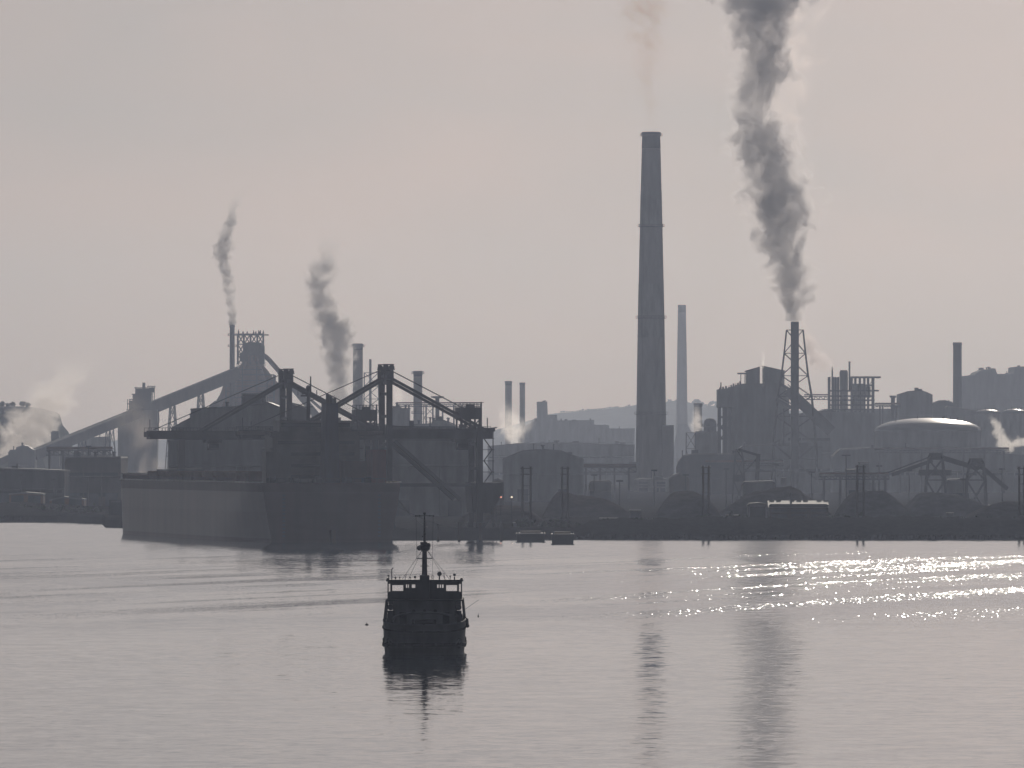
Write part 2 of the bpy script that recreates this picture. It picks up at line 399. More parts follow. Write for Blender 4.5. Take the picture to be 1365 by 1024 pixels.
# ------------------------------------------------------------------ generic builders
def ring_platform(mb, c, r, z, h=1.1, wd=1.2):
    mb.lathe(c[0], c[1], [(r, z-.35), (r+wd, z-.2), (r+wd, z), (r, z)], 24, cap=False)
    n = 12
    for k in range(n):
        t0, t1 = 2*math.pi*k/n, 2*math.pi*(k+1)/n; q = r+wd-.1
        a = (c[0]+q*math.cos(t0), c[1]+q*math.sin(t0)); b = (c[0]+q*math.cos(t1), c[1]+q*math.sin(t1))
        mb.bar((*a, z), (*a, z+h), .14); mb.bar((*a, z+h), (*b, z+h), .14); mb.bar((*a, z+h*.5), (*b, z+h*.5), .1)
def wide_soot(pr): return pr[-1][0] > 2.2
def chimney(label, prof, D, m='brick', platforms=(), ladder=True, group=None, cap=True, base=GZ-1):
    """prof: (centre px, row, width px) from the top down"""
    c = W(prof[0][0], 0, D); t = thing('chimney', label, 'chimney', (c.x, D, base), group)
    pr = [(wd*D/F/2, Z(py, D)) for _, py, wd in prof]
    pr = [(pr[-1][0], base)] + pr[::-1] if pr[-1][1] > base + 1 else pr[::-1]
    r_top, z_top = pr[-1]
    MB().lathe(c.x, D, pr + [(r_top*.82, z_top), (r_top*.82, z_top-2.5)], 32).build('shaft', M[m], t, smooth=True)
    if cap:
        MB().lathe(c.x, D, [(r_top, z_top-1.6), (r_top*1.06+.1, z_top-1.4), (r_top*1.06+.1, z_top-.3), (r_top, z_top-.1)], 28, cap=False).build('rim', M['steel'], t)
    if wide_soot(pr):
        hh = (z_top-base)*.045
        MB().lathe(c.x, D, [(pr[-2][0]+(r_top-pr[-2][0])*(1-hh/(z_top-pr[-2][1]))+.05, z_top-hh), (r_top+.05, z_top-1.7)], 36, cap=False).build('sooty_top', M['steel'], t, smooth=True)
    def rad(z):
        for (ra, za), (rb, zb) in zip(pr[:-1], pr[1:]):
            if za <= z <= zb: return ra + (rb-ra)*(z-za)/(zb-za)
        return r_top
    for py in platforms:
        z = Z(py, D); pm = MB(); ring_platform(pm, (c.x, D), rad(z)*.99, z); pm.build('platform', M['steel'], t)
    if ladder:
        lm = MB(); n = 10; zs = [base + (z_top-base)*k/n for k in range(n+1)]
        for za, zb in zip(zs[:-1], zs[1:]):
            for dx in (-.35, .35):
                lm.bar((c.x+dx-rad(za)*.7, D-rad(za)*.73-.15, za), (c.x+dx-rad(zb)*.7, D-rad(zb)*.73-.15, zb), .12)
        lm.build('ladder', M['steel'], t)
    return t
def building(name, label, cat, out, D, depth, m='cladding', rm='roof', base=None, rooft=0.5, bands=0, doors=0, group=None, over=0.4, vents=0):
    """out: top outline in photo pixels, left to right; straight walls down to the ground, thin roof sheets on top"""
    base = GZ-1 if base is None else base
    pts = [(X(px, D), Z(py, D)) for px, py in out]
    cx = (pts[0][0]+pts[-1][0])/2
    t = thing(name, label, cat, (cx, D, base), group)
    poly = [(pts[0][0], base)] + [(pts[-1][0], base)] + pts[::-1]
    MB().prism(poly, D, D+depth).build('wall', M[m], t)
    rf = MB()
    for (xa, za), (xb, zb) in zip(pts[:-1], pts[1:]):
        if abs(xb-xa) < 0.25: continue
        ex = .25 if abs(zb-za) < abs(xb-xa)*0.02 else 0.12
        rf.prism([(xa-ex, za+.06), (xb+ex, zb+.06), (xb+ex, zb+rooft+.06), (xa-ex, za+rooft+.06)], D-over-random.uniform(0,.05), D+depth+over)
    rf.build('roof', M[rm], t)
    x0, x1 = pts[0][0], pts[-1][0]; zt = min(z for _, z in pts)
    rnd = random.Random(int(abs(out[0][0]*7+D)))
    W_ = x1-x0
    if W_ > 14:
        for k in range(min(9, int(W_/9))):
            x = x0 + W_*rnd.uniform(.04, .96)
            zr = [za+(zb-za)*(x-xa)/(xb-xa) for (xa, za), (xb, zb) in zip(pts[:-1], pts[1:]) if xb-xa > .2 and xa <= x <= xb]
            if not zr: continue
            zr = zr[0]+rooft; a, hh = rnd.uniform(.5, 2.0), rnd.uniform(.5, 1.9); y = D+depth*rnd.uniform(.1, .6)
            if rnd.random() < .6: MB().box(x-a, x+a, y, y+2*a, zr-.6, zr+hh).box(x-a-.15, x+a+.15, y-.15, y+2*a+.15, zr+hh+.02, zr+hh+.15).build('roof_unit', M['steel'], t)
            else: MB().tube((x, y, zr-.6), (x, y, zr+hh*1.7), .28, .24, 8).lathe(x, y, [(.26, zr+hh*1.7), (.55, zr+hh*1.7+.1), (.1, zr+hh*1.7+.5)], 10).build('roof_pipe', M['steel'], t)
        wp = MB(); zz = base + (zt-base)*rnd.uniform(.55, .85)
        wp.tube((x0+.5, D-.5, zz), (x1-.5, D-.5, zz), .32, n=8)
        for k in range(max(2, int(W_/16))):
            x = x0 + W_*rnd.uniform(.05, .95); wp.tube((x, D-.5, base), (x, D-.5, zz), .26, n=8)
        wp.build('wall_pipe', M[m], t)
        pj = MB(); n_ = max(3, int(W_/7))
        for k in range(n_+1):
            x = x0+.3+(W_-.6)*k/n_; pj.box(x-.18, x+.18, D-.14, D+.05, base, zt-.3)
        pj.box(x0+.1, x1-.1, D-.16, D+.06, zt-.62, zt-.28).build('wall_ribs', M[m], t)
    for k in range(bands):
        z = base + (zt-base)*(k+.72)/(bands+.3)
        MB().box(x0+1.0, x1-1.0, D-.12, D+.3, z-.7, z+.7).build('window_band', M['glass'], t)
    for k in range(doors):
        x = x0 + (x1-x0)*(k+.5)/doors
        MB().box(x-2.2, x+2.2, D-.15, D+.3, base, GZ+5).build('door', M['steel'], t)
    for k in range(vents):
        f = (k+.5)/vents; x = x0+(x1-x0)*f
        zr = max(za+(zb-za)*(x-xa)/(xb-xa) for (xa,za),(xb,zb) in zip(pts[:-1],pts[1:]) if xb-xa > .2 and xa <= x <= xb) if True else zt
        MB().tube((x, D+depth*.4, zr-.3), (x, D+depth*.4, zr+1.8), .5, .5, 8).tube((x, D+depth*.4, zr+1.8), (x, D+depth*.4, zr+2.3), .9, .6, 8).build('roof_vent', M['steel'], t)
    return t
def gallery(name, label, p, q, wd, ht, m='browncladding', rm='roof', trestles=(), group=None, lattice=False):
    """inclined covered conveyor between two world points, on trestles"""
    p, q = Vector(p), Vector(q); base = GZ-1
    t = thing(name, label, 'conveyor', ((p.x+q.x)/2, (p.y+q.y)/2, base), group)
    MB().bar(p, q, wd, ht).build('gallery_wall', M[m], t)
    up = Vector((0, 0, ht/2+.15)); MB().bar(p+up, q+up, wd+.8, .3).build('gallery_roof', M[rm], t)
    for f in trestles:
        c = p.lerp(q, f); tm = MB(); hw = wd*.45
        d = (q-p); d.z = 0; d.normalize(); s = Vector((-d.y, d.x, 0)); top = c - Vector((0,0,ht*.5)); bot = Vector((c.x, c.y, base)); L = top.z-base
        for a in (-1, 1):
            for e in (-1, 1):
                tm.bar(bot + s*a*hw*1.3 + d*e*L*.09, top + s*a*hw*.6 + d*e*1.2, .7)
        n = max(2, int(L/9))
        for k in range(n):
            f0, f1 = k/n, (k+1)/n
            for a in (-1, 1):
                A = lambda f, e: (bot + s*a*hw*1.3 + d*e*L*.09).lerp(top + s*a*hw*.6 + d*e*1.2, f)
                tm.bar(A(f0, -1), A(f1, 1), .35); tm.bar(A(f0, 1), A(f1, -1), .35); tm.bar(A(f1, -1), A(f1, 1), .4)
        tm.build('trestle', M['steel'], t)
    return t
def lattice_tower(mb, cx, cy, levels, thick, brace):
    """levels: (half width, z) bottom up; four legs with crossed bracing"""
    cs = [[(cx+sx*hw, cy+sy*hw, z) for sx, sy in ((-1,-1),(1,-1),(1,1),(-1,1))] for hw, z in levels]
    for a, b in zip(cs[:-1], cs[1:]):
        for k in range(4):
            mb.bar(a[k], b[k], thick); j = (k+1) % 4
            mb.bar(a[k], b[j], brace); mb.bar(a[j], b[k], brace); mb.bar(b[k], b[j], brace)
    return mb
def pipe_bridge(label, px0, px1, py, D, posts, kind='pipe bridge', r=1.0, name='pipe_bridge', deckh=3.0, group=None):
    z = Z(py, D); x0, x1 = X(px0, D), X(px1, D)
    t = thing(name, label, kind, ((x0+x1)/2, D, GZ-1), group)
    pm = MB().tube((x0, D-1, z+.8), (x1, D-1, z+.8), r*.6, n=8); pm.build('pipe', M['rust'], t)
    MB().tube((x0, D+1.2, z+.6), (x1, D+1.2, z+.6), r*.45, n=8).build('pipe', M['cladding'], t)
    g = MB(); n = max(4, int((x1-x0)/deckh))
    for y in (D-2, D+2):
        g.bar((x0, y, z-.2), (x1, y, z-.2), .4); g.bar((x0, y, z-deckh*.7), (x1, y, z-deckh*.7), .4)
        for k in range(n):
            xa, xb = x0+(x1-x0)*k/n, x0+(x1-x0)*(k+1)/n
            g.bar((xa, y, z-.2), (xb, y, z-deckh*.7), .22); g.bar((xb, y, z-.2), (xb, y, z-deckh*.7), .22)
    g.build('truss', M['steel'], t)
    for p in posts:
        x = X(p, D); MB().bar((x, D-1.8, GZ-1), (x, D-1.8, z), .8).bar((x, D+1.8, GZ-1), (x, D+1.8, z), .8).bar((x, D-1.8, z*.55), (x, D+1.8, z*.55), .4).build('post', M['steel'], t)
    return t
def heap(label, px0, px1, ytop, D, dep, m='coal', group=None, skew=0.5):
    x0, x1 = X(px0, D), X(px1, D); h = Z(ytop, D)-GZ; nx, ny = 46, 16; vs = []
    for i in range(nx+1):
        for j in range(ny+1):
            u, v = i/nx, j/ny
            px_ = min(1, min(u/skew, (1-u)/(1-skew))*1.25); py_ = min(1, min(v, 1-v)*2*1.3)
            prof = math.sin(min(px_, py_)*math.pi/2)
            x = x0+(x1-x0)*u; y = D+dep*v
            nz = noise.fractal(Vector((x*.06, y*.06, ytop)), 1, 2, 4)
            lo = noise.noise(Vector((x*.021+ytop, y*.02, 3.3))); vs.append((x, y, GZ-.6 + max(0, h*prof*(.82+.30*lo+.2*nz))))
    fs = [(i*(ny+1)+j, (i+1)*(ny+1)+j, (i+1)*(ny+1)+j+1, i*(ny+1)+j+1) for i in range(nx) for j in range(ny)]
    o = MB().add(vs, fs).build('stockpile', M[m], None, origin=((x0+x1)/2, D+dep/2, GZ-.6), smooth=True)
    return tag(o, label, 'stockpile', group)

# ================================================================== THE WORKS, left to right
# --- left: low works on the shore, conveyors up to the blast furnace
building('factory_hall', 'dark flat block of works buildings on the shore left of the moored bulk carrier', 'factory hall',
         [(86, 617), (88, 611), (101, 610), (160, 610.5), (161, 612)], 3350, 60, 'browncladding', bands=2, doors=3, vents=3)
building('factory_hall', 'low dark works building at the far left edge under the foot of the long conveyor', 'factory hall',
         [(-40, 632), (0, 632), (0, 626), (44, 627), (86, 629), (86, 634)], 3300, 40, 'steel', bands=1, doors=3)
building('shed', 'small pale upright hut on the left shore beside the bulk carrier bow', 'shed', [(148, 671), (149, 670), (160, 670), (161, 671)], 2900, 8, 'palecladding', doors=1)
building('shed', 'long low dark shed on the left shore with a faint pale roof edge', 'shed', [(12, 660), (34, 658), (57, 660)], 3180, 16, 'rust', rm='metalroof', doors=2)
building('shed', 'low rusty shed on the left shore in front of the dark flat block', 'shed', [(66, 668), (84, 664), (112, 667)], 3150, 16, 'rust', doors=2)
building('transfer_house', 'dark transfer house with stepped roof at the foot of the long inclined conveyor', 'transfer house',
         [(11, 605), (13, 601), (21, 600.5), (22, 597.5), (31, 594.5), (38, 596.5), (42, 600), (46, 601)], 5235, 26, 'steel', vents=1)
g1 = W(44, 607, 5250); g2 = W(186, 550, 5290); g3 = W(318, 497, 5318)
gallery('conveyor', 'long inclined conveyor gallery climbing from the left shore to the transfer tower', g1, g2, 7, 5.6, trestles=(.3, .46, .72))
gallery('conveyor', 'upper inclined conveyor gallery climbing from the transfer tower to the blast furnace', W(192, 548, 5306), g3, 7.5, 7.2, trestles=(.3, .6))
gallery('conveyor', 'short conveyor dipping out of the frame to the left of the stepped transfer house', W(14, 610, 5250), W(-60, 642, 5250), 6, 3.6)

# transfer tower with machinery on top
D = 5300
c = W(190, 0, D); t = thing('transfer_tower', 'tall transfer tower with stepped machinery on top where two inclined conveyors meet', 'transfer tower', (c.x, D, GZ-1))
MB().prism([(X(157, D), GZ-1), (X(209, D), GZ-1), (X(210, D), Z(546, D)), (X(172, D), Z(548, D)), (X(171, D), Z(560, D)), (X(157, D), Z(566, D))], D, D+18).build('tower_wall', M['cladding'], t)
hm_ = MB().box(X(180, D), X(201, D), D+2, D+14, Z(548, D), Z(518, D)).box(X(171.5, D), X(184, D), D+3, D+13, Z(549, D), Z(534, D)).box(X(176.5, D), X(186, D), D+2.5, D+12, Z(540, D), Z(526, D)).box(X(198, D), X(205, D), D+3, D+12, Z(523, D), Z(516.5, D)); hm_.build('machine_house', M['steel'], t)
pl = MB()
for py, a, b in ((547, 168, 184), (539, 169, 180), (533, 172, 182), (526, 175, 202), (517.5, 179, 206), (515.5, 196, 206)):
    pl.box(X(a, D), X(b, D), D+1, D+15, Z(py, D), Z(py-1, D))
for px in (170, 173, 177, 181, 203, 205.5):
    pl.bar((X(px, D), D+1, Z(547, D)), (X(px, D), D+1, Z(516 if px > 178 else 532, D)), .45)
pl.build('platform', M['steel'], t)
MB().tube((X(191, D), D+8, Z(520, D)), (X(191, D), D+8, Z(510, D)), 0.9, .9, 10).build('vent_stack', M['steel'], t)
MB().path([(X(211, D), D+3, Z(549, D)), (X(211.5, D), D+3, Z(560, D)), (X(209.5, D), D+3, Z(573, D))], .35).build('downpipe', M['steel'], t)
building('factory_hall', 'pale block behind the long conveyor to the left of the transfer tower', 'factory hall', [(104, 585), (128, 584), (145, 583)], 5600, 30, 'palecladding', bands=1)
building('gas_scrubber', 'small machine box standing above the long conveyor at far left', 'machine house', [(68, 578), (70, 575.5), (78, 576), (79, 588)], 5400, 10, 'steel')
pipe_bridge('low pipe bridge crossing behind the dark flat block on the left shore', 62, 150, 600, 3700, (66, 84, 100, 118, 138))

# blast furnace
D = 5370
c = W(335, 0, D); t = thing('blast_furnace', 'towering blast furnace with open steelwork crown behind the coal sheds', 'blast furnace', (c.x, D, GZ-1))
prof = [(36, 600), (34, 560), (29, 548), (25, 540), (22, 525), (20, 512), (17, 498), (13, 487), (9, 476), (8.5, 468), (6, 462), (5, 456)]
MB().lathe(c.x, D, [(wd*D/F, max(GZ-1, Z(py, D))) for wd, py in prof], 20).build('furnace_shell', M['rust'], t, smooth=True)
for py, wd in ((540, 28), (525, 25), (511, 23), (499, 20), (487, 16)):
    pm = MB(); ring_platform(pm, (c.x, D), wd*D/F, Z(py, D), 1.3, 1.6); pm.build('platform', M['steel'], t)
g = MB()
for lv in range(3):
    za, zb = Z(486-lv*13.5, D), Z(486-(lv+1)*13.5, D)
    xs = [X(p, D) for p in (317, 325, 334, 343, 351)]
    for y in (D-7, D+7):
        for i, x in enumerate(xs):
            g.bar((x, y, za), (x, y, zb), .7)
            if i < 4: g.bar((x, y, za), (xs[i+1], y, zb), .35); g.bar((xs[i+1], y, za), (x, y, zb), .35); g.bar((x, y, zb), (xs[i+1], y, zb), .5)
    for x in xs: g.bar((x, D-7, zb), (x, D+7, zb), .5)
g.build('crown_frame', M['steel'], t)
MB().box(X(313, D), X(358, D), D-8, D+8, Z(447.2, D), Z(446, D)).build('top_deck', M['steel'], t)
tm = MB()
for px, h in ((318, 6), (324, 4.5), (329.5, 4), (338, 5), (341, 4), (345, 5.5), (347, 5.5), (351, 5)):
    tm.box(X(px-.9, D), X(px+.9, D), D-2, D+2, Z(446, D), Z(446-h*.75, D)); tm.bar((X(px, D), D, Z(446, D)), (X(px, D), D, Z(446-h-.5, D)), .4)
tm.build('bleeder_valves', M['steel'], t)
MB().box(X(326, D), X(349, D), D-5, D+5, Z(474, D), Z(457, D)).box(X(320, D), X(331, D), D-6, D+3, Z(482, D), Z(470, D)).box(X(338, D), X(352.5, D), D-4, D+6, Z(486, D), Z(461, D)).build('hopper_house', M['steel'], t)
dc = MB(); pts = [W(px, py, D+4) for px, py in ((346, 470), (352, 474), (358, 479), (365, 487), (372, 495), (377, 503), (378, 520), (378, 560))]
dc.path(pts, 1.5, 10); dc.build('downcomer', M['rust'], t, smooth=True)
up = MB()
for a, b in (((322, 500), (330, 470)), ((347, 500), (340, 470)), ((318, 508), (327, 478))): up.tube(W(*a, D-8), W(*b, D-3), 1.1, 1.0, 8)
up.build('uptake', M['rust'], t)
fr = MB()
for px in (309, 324, 343, 357):
    fr.bar((X(px, D), D-13, GZ-1), (X(px, D), D-13, Z(489 if 315 < px < 350 else 503, D)), .7)
for k, py in enumerate((493, 507.5, 522, 537)):
    a, b = ((318, 350) if py < 500 else (302, 366)); fr.bar((X(a, D), D-13, Z(py, D)), (X(b, D), D-13, Z(py, D)), .6); fr.box(X(a, D), X(b, D), D-16, D-11, Z(py, D)-.25, Z(py, D)-.05)
    for q in range(7): xx = a+(b-a)*q/6; fr.bar((X(xx, D), D-16, Z(py, D)), (X(xx, D), D-16, Z(py, D)+1.3), .16)
    fr.bar((X(a, D), D-16, Z(py, D)+1.3), (X(b, D), D-16, Z(py, D)+1.3), .14)
for px in (302, 366): 
    for y in (D-12, D+12): fr.bar((X(px, D), y, GZ-1), (X(px, D), y, Z(500, D)), .9)
for py in (500, 515, 530):
    for y in (D-12, D+12): fr.bar((X(302, D), y, Z(py, D)), (X(366, D), y, Z(py, D)), .6)
for a, b in (((302, 530), (318, 515)), ((350, 530), (366, 515)), ((302, 515), (320, 500)), ((352, 515), (366, 500))): fr.bar(W(*a, D-12), W(*b, D-12), .4)
fr.build('tower_frame', M['steel'], t)
# dust catcher / hot pipes to the left of the furnace
cb = MB(); cb.path([W(px, py, D-4) for px, py in ((306, 502), (302, 512), (300, 520), (297, 528), (292, 536), (289, 560))], 2.0, 10); cb.build('gas_main', M['rust'], t, smooth=True)
MB().lathe(X(288, D), D+16, [(3, GZ-1), (3.6, Z(560, D)), (5, Z(546, D)), (4.6, Z(540, D)), (1.2, Z(534, D))], 16).build('dust_catcher', M['rust'], t, smooth=True)
MB().prism([(X(a, D), max(GZ-1, Z(b, D))) for a, b in ((294, 700), (378, 700), (376, 545), (374, 514), (363, 504), (356, 494), (348, 484), (322, 484), (315, 493), (303, 503), (299, 516), (295, 545))], D+6, D+26).build('cast_house', M['rust'], t)
tag(t, t['label'], 'blast furnace')
chimney('slim steel chimney at the left side of the blast furnace, smoking', [(309.5, 433, 6.4), (309.5, 500, 7.0), (309.5, 600, 7.4)], 5342, 'steel', (447, 462))
gallery('conveyor', 'pale thick inclined gallery descending to the right from the blast furnace', W(384, 508, 5370), W(432, 566, 5370), 6, 4.2, 'cladding', trestles=(.6,))
gallery('conveyor', 'thin inclined gallery running down right beside the thicker pale one', W(393, 515, 5410), W(436, 552, 5410), 3, 1.6, 'cladding')
chimney('broad straight chimney with flat top just left of the nearer crane mast', [(477, 458, 13), (477, 600, 14)], 5500, 'brick', (462,))
chimney('shorter straight chimney right of the nearer crane mast', [(557, 494.5, 11.6), (557, 600, 12.2)], 5000, 'brick', (498, 551))
D = 5600; c = W(495, 0, D)
t = thing('lattice_tower', 'pale lattice tower with a thin pipe on top between the broad chimney and crane mast', 'lattice tower', (c.x, D, GZ-1))
lattice_tower(MB(), c.x, D, [(5.5, GZ-1), (5.2, Z(575, D)), (4.8, Z(548, D)), (4.6, Z(532, D)), (4.4, Z(515, D)), (4.4, Z(497, D))], .5, .28).build('lattice', M['steel'], t)
MB().tube((X(493.6, D), D, Z(575, D)), (X(493.6, D), D, Z(479, D)), .9, .8, 10).build('flare_pipe', M['cladding'], t)
t = pipe_bridge('high pipe bridge on thin posts behind the nearer crane, left of its machinery house', 528, 640, 539, 4700, (531, 545, 568, 577, 590, 605, 616), r=.5, deckh=1.8)
D = 4600; c = W(583, 0, D)
t = thing('vent_tower', 'slim vent tower with a wide flat cap like a letter T behind the crane stays', 'vent tower', (c.x, D, GZ-1))
MB().tube((c.x, D, GZ-1), (c.x, D, Z(530, D)), 1.2, 1.0, 12).build('shaft', M['steel'], t)
MB().lathe(c.x, D, [(1.0, Z(531.5, D)), (3.2, Z(530, D)), (3.4, Z(528.4, D)), (.5, Z(528, D))], 18).build('cap', M['steel'], t)
D = 4700; t = thing('braced_tower', 'cross-braced steel frame beside the chimney behind the nearer crane', 'steel tower', (X(574, D), D, GZ-1))
lattice_tower(MB(), X(573, D), D, [(3.2, GZ-1), (3.2, Z(575, D)), (3.2, Z(557, D)), (3.2, Z(540, D))], .4, .22).build('lattice', M['rust'], t)
building('factory_hall', 'squarish hall with pipes on its roof between the two crane masts and chimney', 'factory hall', [(523, 547), (524, 543), (534, 543), (534.5, 545.5), (546, 545.5), (546, 549)], 4400, 25, 'cladding', vents=2)
building('factory_hall', 'low roofs behind the crane boom below the T-shaped vent tower', 'factory hall', [(548, 567), (577, 566), (578, 561), (592, 561.5), (604, 566), (607, 568)], 4100, 40, 'cladding', vents=3)

# storage sheds behind the ship
building('storage_shed', 'very long pale walled storage shed behind the bulk carrier and both cranes', 'storage shed',
         [(224, 590), (226, 587), (432, 586), (640, 589), (641, 591)], 2860, 60, 'palecladding', doors=6)
building('storage_shed', 'dark stepped coal hall with sloping roof above the long pale shed at left', 'coal hall',
         [(227, 586), (228, 572.5), (240, 566), (254, 558.5), (254.2, 547), (268, 545.8), (310, 543.5), (342, 540), (356, 537.5), (374, 545), (376, 560), (420, 575)], 3050, 70, 'cladding', vents=4)
building('storage_shed', 'square head house rising from the coal hall roof below the blast furnace', 'head house', [(322.5, 540), (323, 526.5), (354, 526), (354.5, 538)], 3100, 18, 'steel')
building('storage_shed', 'small hump-roofed house right of the farther crane mast', 'head house', [(384, 548), (389, 539), (398, 541), (410, 545.5), (410.5, 562)], 3000, 25, 'steel')
building('screen_house', 'dark wide block filling the gap between the two cranes behind the ship funnel', 'screen house', [(400, 566), (402, 562.5), (470, 563), (530, 570), (640, 573)], 2960, 30, 'browncladding')

# --- centre
chimney('left one of two thin twin chimneys above a burst of white steam', [(677.8, 508, 9), (677.8, 600, 9)], 6900, 'brick')
chimney('right, slightly shorter one of two thin twin chimneys', [(696.3, 510, 7.2), (696.3, 600, 7.4)], 6950, 'brick')
building('factory_hall', 'long hazy mill hall with a square tower at its left end and stepped roof', 'factory hall',
         [(690, 575), (700, 569), (716, 560), (716, 536.5), (729.5, 536.3), (730, 554), (742.5, 554), (743, 561.5), (792, 561), (792, 567), (811, 567.5), (811.5, 572), (846, 572)], 7600, 120, 'cladding', vents=4, bands=2)
building('factory_hall', 'second hazy hall lying in front of the stepped mill hall', 'factory hall', [(650, 596), (690, 592), (760, 591), (846, 594)], 5600, 60, 'cladding', bands=2)
building('works_shed', 'large shed with a many-sided barrel roof left of the tall chimney', 'shed',
         [(670, 614.5), (671, 612.5), (697, 602), (722, 600.2), (748, 602), (777, 613), (778, 615)], 3700, 55, 'cladding', doors=2, vents=1)
pipe_bridge('dark pipe bridge on posts running from the barrel-roofed shed to the tall chimney', 778, 848, 623, 3900, (781, 800, 819, 838), r=1.2)
building('pump_house', 'small house at the left foot of the tall chimney', 'pump house', [(838, 621), (839, 618), (848, 617.5), (852, 618.5)], 4750, 15, 'concrete')
tc = chimney('tallest chimney of the works, massive and tapering with two rings of platforms',
        [(868, 176, 24), (868, 300, 30), (868, 424, 35.5), (868, 568, 40), (868.5, 668, 44)], 4800, 'brick', (181, 302, 424, 552))
# the broad pale painted bands on the big chimney
for za, zb, wa, wb in ((450, 378, 36.2, 33.6), (300, 255, 30.0, 28.0)):
    MB().lathe(X(868, 4800), 4800, [(wa*.2+.04, Z(za, 4800)), (wb*.2+.04, Z(zb, 4800))], 40, cap=False).build('painted_band', M['concrete'], tc, smooth=True)
building('flue_house', 'tall plain flue building standing close against the right foot of the tallest chimney', 'flue building', [(884, 568.5), (898, 568), (898.2, 569)], 4775, 22, 'brick')
building('flue_house', 'wide base block in front of the tallest chimney', 'flue building', [(846, 642), (848, 640), (890, 639), (893, 645)], 4600, 20, 'concrete', doors=2)
chimney('slender tapering distant chimney right of the tallest one', [(909, 406.5, 10.5), (909.5, 480, 13), (910, 560, 15), (910.5, 630, 17)], 9300, 'brick')
building('factory_hall', 'hazy low block around the foot of the slender distant chimney', 'factory hall', [(898, 600), (904, 566), (916, 566), (922, 577), (960, 577)], 8600, 30, 'cladding')
chimney('short thick stub chimney half hidden by steam right of the slender distant chimney', [(930.5, 537.5, 11), (930.5, 600, 11)], 6000, 'brick', ladder=False)

# round-topped silo and its leg frame
D = 4900; c = W(946.5, 0, D); t = thing('silo', 'dark round-topped silo left of the big sinter plant block', 'silo', (c.x, D, GZ-1))
MB().lathe(c.x, D, [(8.5*D/F, GZ-1), (8.5*D/F, Z(566, D)), (7.6*D/F, Z(561, D)), (5*D/F, Z(558.4, D)), (.4, Z(557.6, D))], 24).build('shell', M['steel'], t, smooth=True)
pm = MB(); ring_platform(pm, (c.x, D), 8.5*D/F, Z(568, D)); pm.build('platform', M['steel'], t)
building('factory_hall', 'block under the round-topped silo carried partly on thin legs', 'factory hall', [(927, 578), (928, 576.5), (959, 576.5)], 4880, 12, 'cladding', bands=1)
D = 4850; t = thing('braced_tower', 'open leg frame left of the round-topped silo', 'steel tower', (X(921, D), D, GZ-1))
lattice_tower(MB(), X(921, D), D, [(2.8, GZ-1), (2.6, Z(598, D)), (2.5, Z(577, D))], .5, .25).build('lattice', M['steel'], t)
building('conveyor_shed', 'long low dark shed with sloping left end below the round-topped silo', 'shed', [(902, 626), (904, 617), (911, 608.5), (925, 606), (986, 606), (990, 612)], 4300, 18, 'steel', doors=3)

# sinter plant block
D = 4600
c = W(1000, 0, D); t = thing('sinter_plant', 'huge dark sinter plant block with two gabled roof houses split by a white steam jet', 'industrial plant', (c.x, D, GZ-1))
poly = [(1046, 660), (1052, 560), (1052, 528), (1047, 517), (1040, 511), (990, 511.5), (980, 515), (968, 518), (957.5, 519), (957.5, 543), (976, 543.5), (976, 660)]
MB().prism([(X(a, D), max(GZ-1, Z(b, D))) for a, b in poly][::-1], D, D+40).build('main_block', M['cladding'], t)
lg = MB()
for px in (960, 966.5, 974):
    for y in (D+1, D+18, D+35): lg.bar((X(px, D), y, GZ-1), (X(px, D), y, Z(543, D)), 1.1)
for py in (556, 570, 585):
    for y in (D+1, D+18, D+35): lg.bar((X(960, D), y, Z(py, D)), (X(976, D), y, Z(py, D)), .9)
for a, b in (((960, 585), (974, 570)), ((960, 570), (974, 556)), ((974, 585), (961, 570))): lg.bar(W(*a, D+1), W(*b, D+1), .6)
lg.bar(W(967, 543, D+30), W(967, 620, D+30), 2.4); lg.build('leg_frame', M['steel'], t)
for (a, b, c_, d, ya, yb) in ((996, 1013.2, 494.5, 489.5, 513, 0), (1018.5, 1046, 488, 495.2, 514, 0)):
    w_ = MB().prism([(X(a, D), Z(514, D)), (X(b, D), Z(514, D)), (X(b, D), Z(d, D)), (X(a, D), Z(c_, D))], D+4, D+30).build('roof_house', M['cladding'], t)
    sub(MB().prism([(X(a-1.5, D), Z(c_+.9 if d < c_ else c_-.3, D)), (X(b+1.5 if d > c_ else b, D), Z(d, D)), (X(b+1.5 if d > c_ else b, D), Z(d-1, D)), (X(a-1.5, D), Z(c_-.6, D))], D+3.4, D+31), 'house_roof', M['roof'], w_)
ca = MB().box(X(984, D), X(996, D), D+6, D+18, Z(498.6, D), Z(496.8, D)); ca.bar(W(987.5, 498, D+7), W(987.5, 512, D+7), .4); ca.bar(W(993, 498, D+7), W(993, 512, D+7), .4); ca.build('canopy', M['roof'], t)
rp = MB()
for i, px in enumerate((960, 964, 968, 972, 975, 978, 981, 984, 987)):
    zt = Z(518.5 - max(0, px-968)*.33, D); rp.box(X(px-1, D), X(px+1.2, D), D+3, D+8, zt-1, zt+.5+.5*(i % 3)); rp.bar((X(px, D), D+2, zt), (X(px, D), D+2, zt+1.4), .25)
rp.bar(W(961, 519, D+2), W(961, 510, D+2), .6); rp.build('roof_plant', M['steel'], t)
br = MB(); br.bar(W(1034, 532, D-3), W(1056, 544, D-3), 3, 1.6); br.bar(W(1040, 512, D-2), W(1056, 521, D-2), 3, 1.4); br.bar(W(1044, 545, D-3), (X(1044, D), D-3, GZ-1), 1); br.build('chute', M['steel'], t)
gallery('conveyor', 'inclined conveyor sloping down to the right behind the lattice-braced stack', W(1050, 520, 4560), W(1108, 575, 4560), 5, 5.5, 'steel')
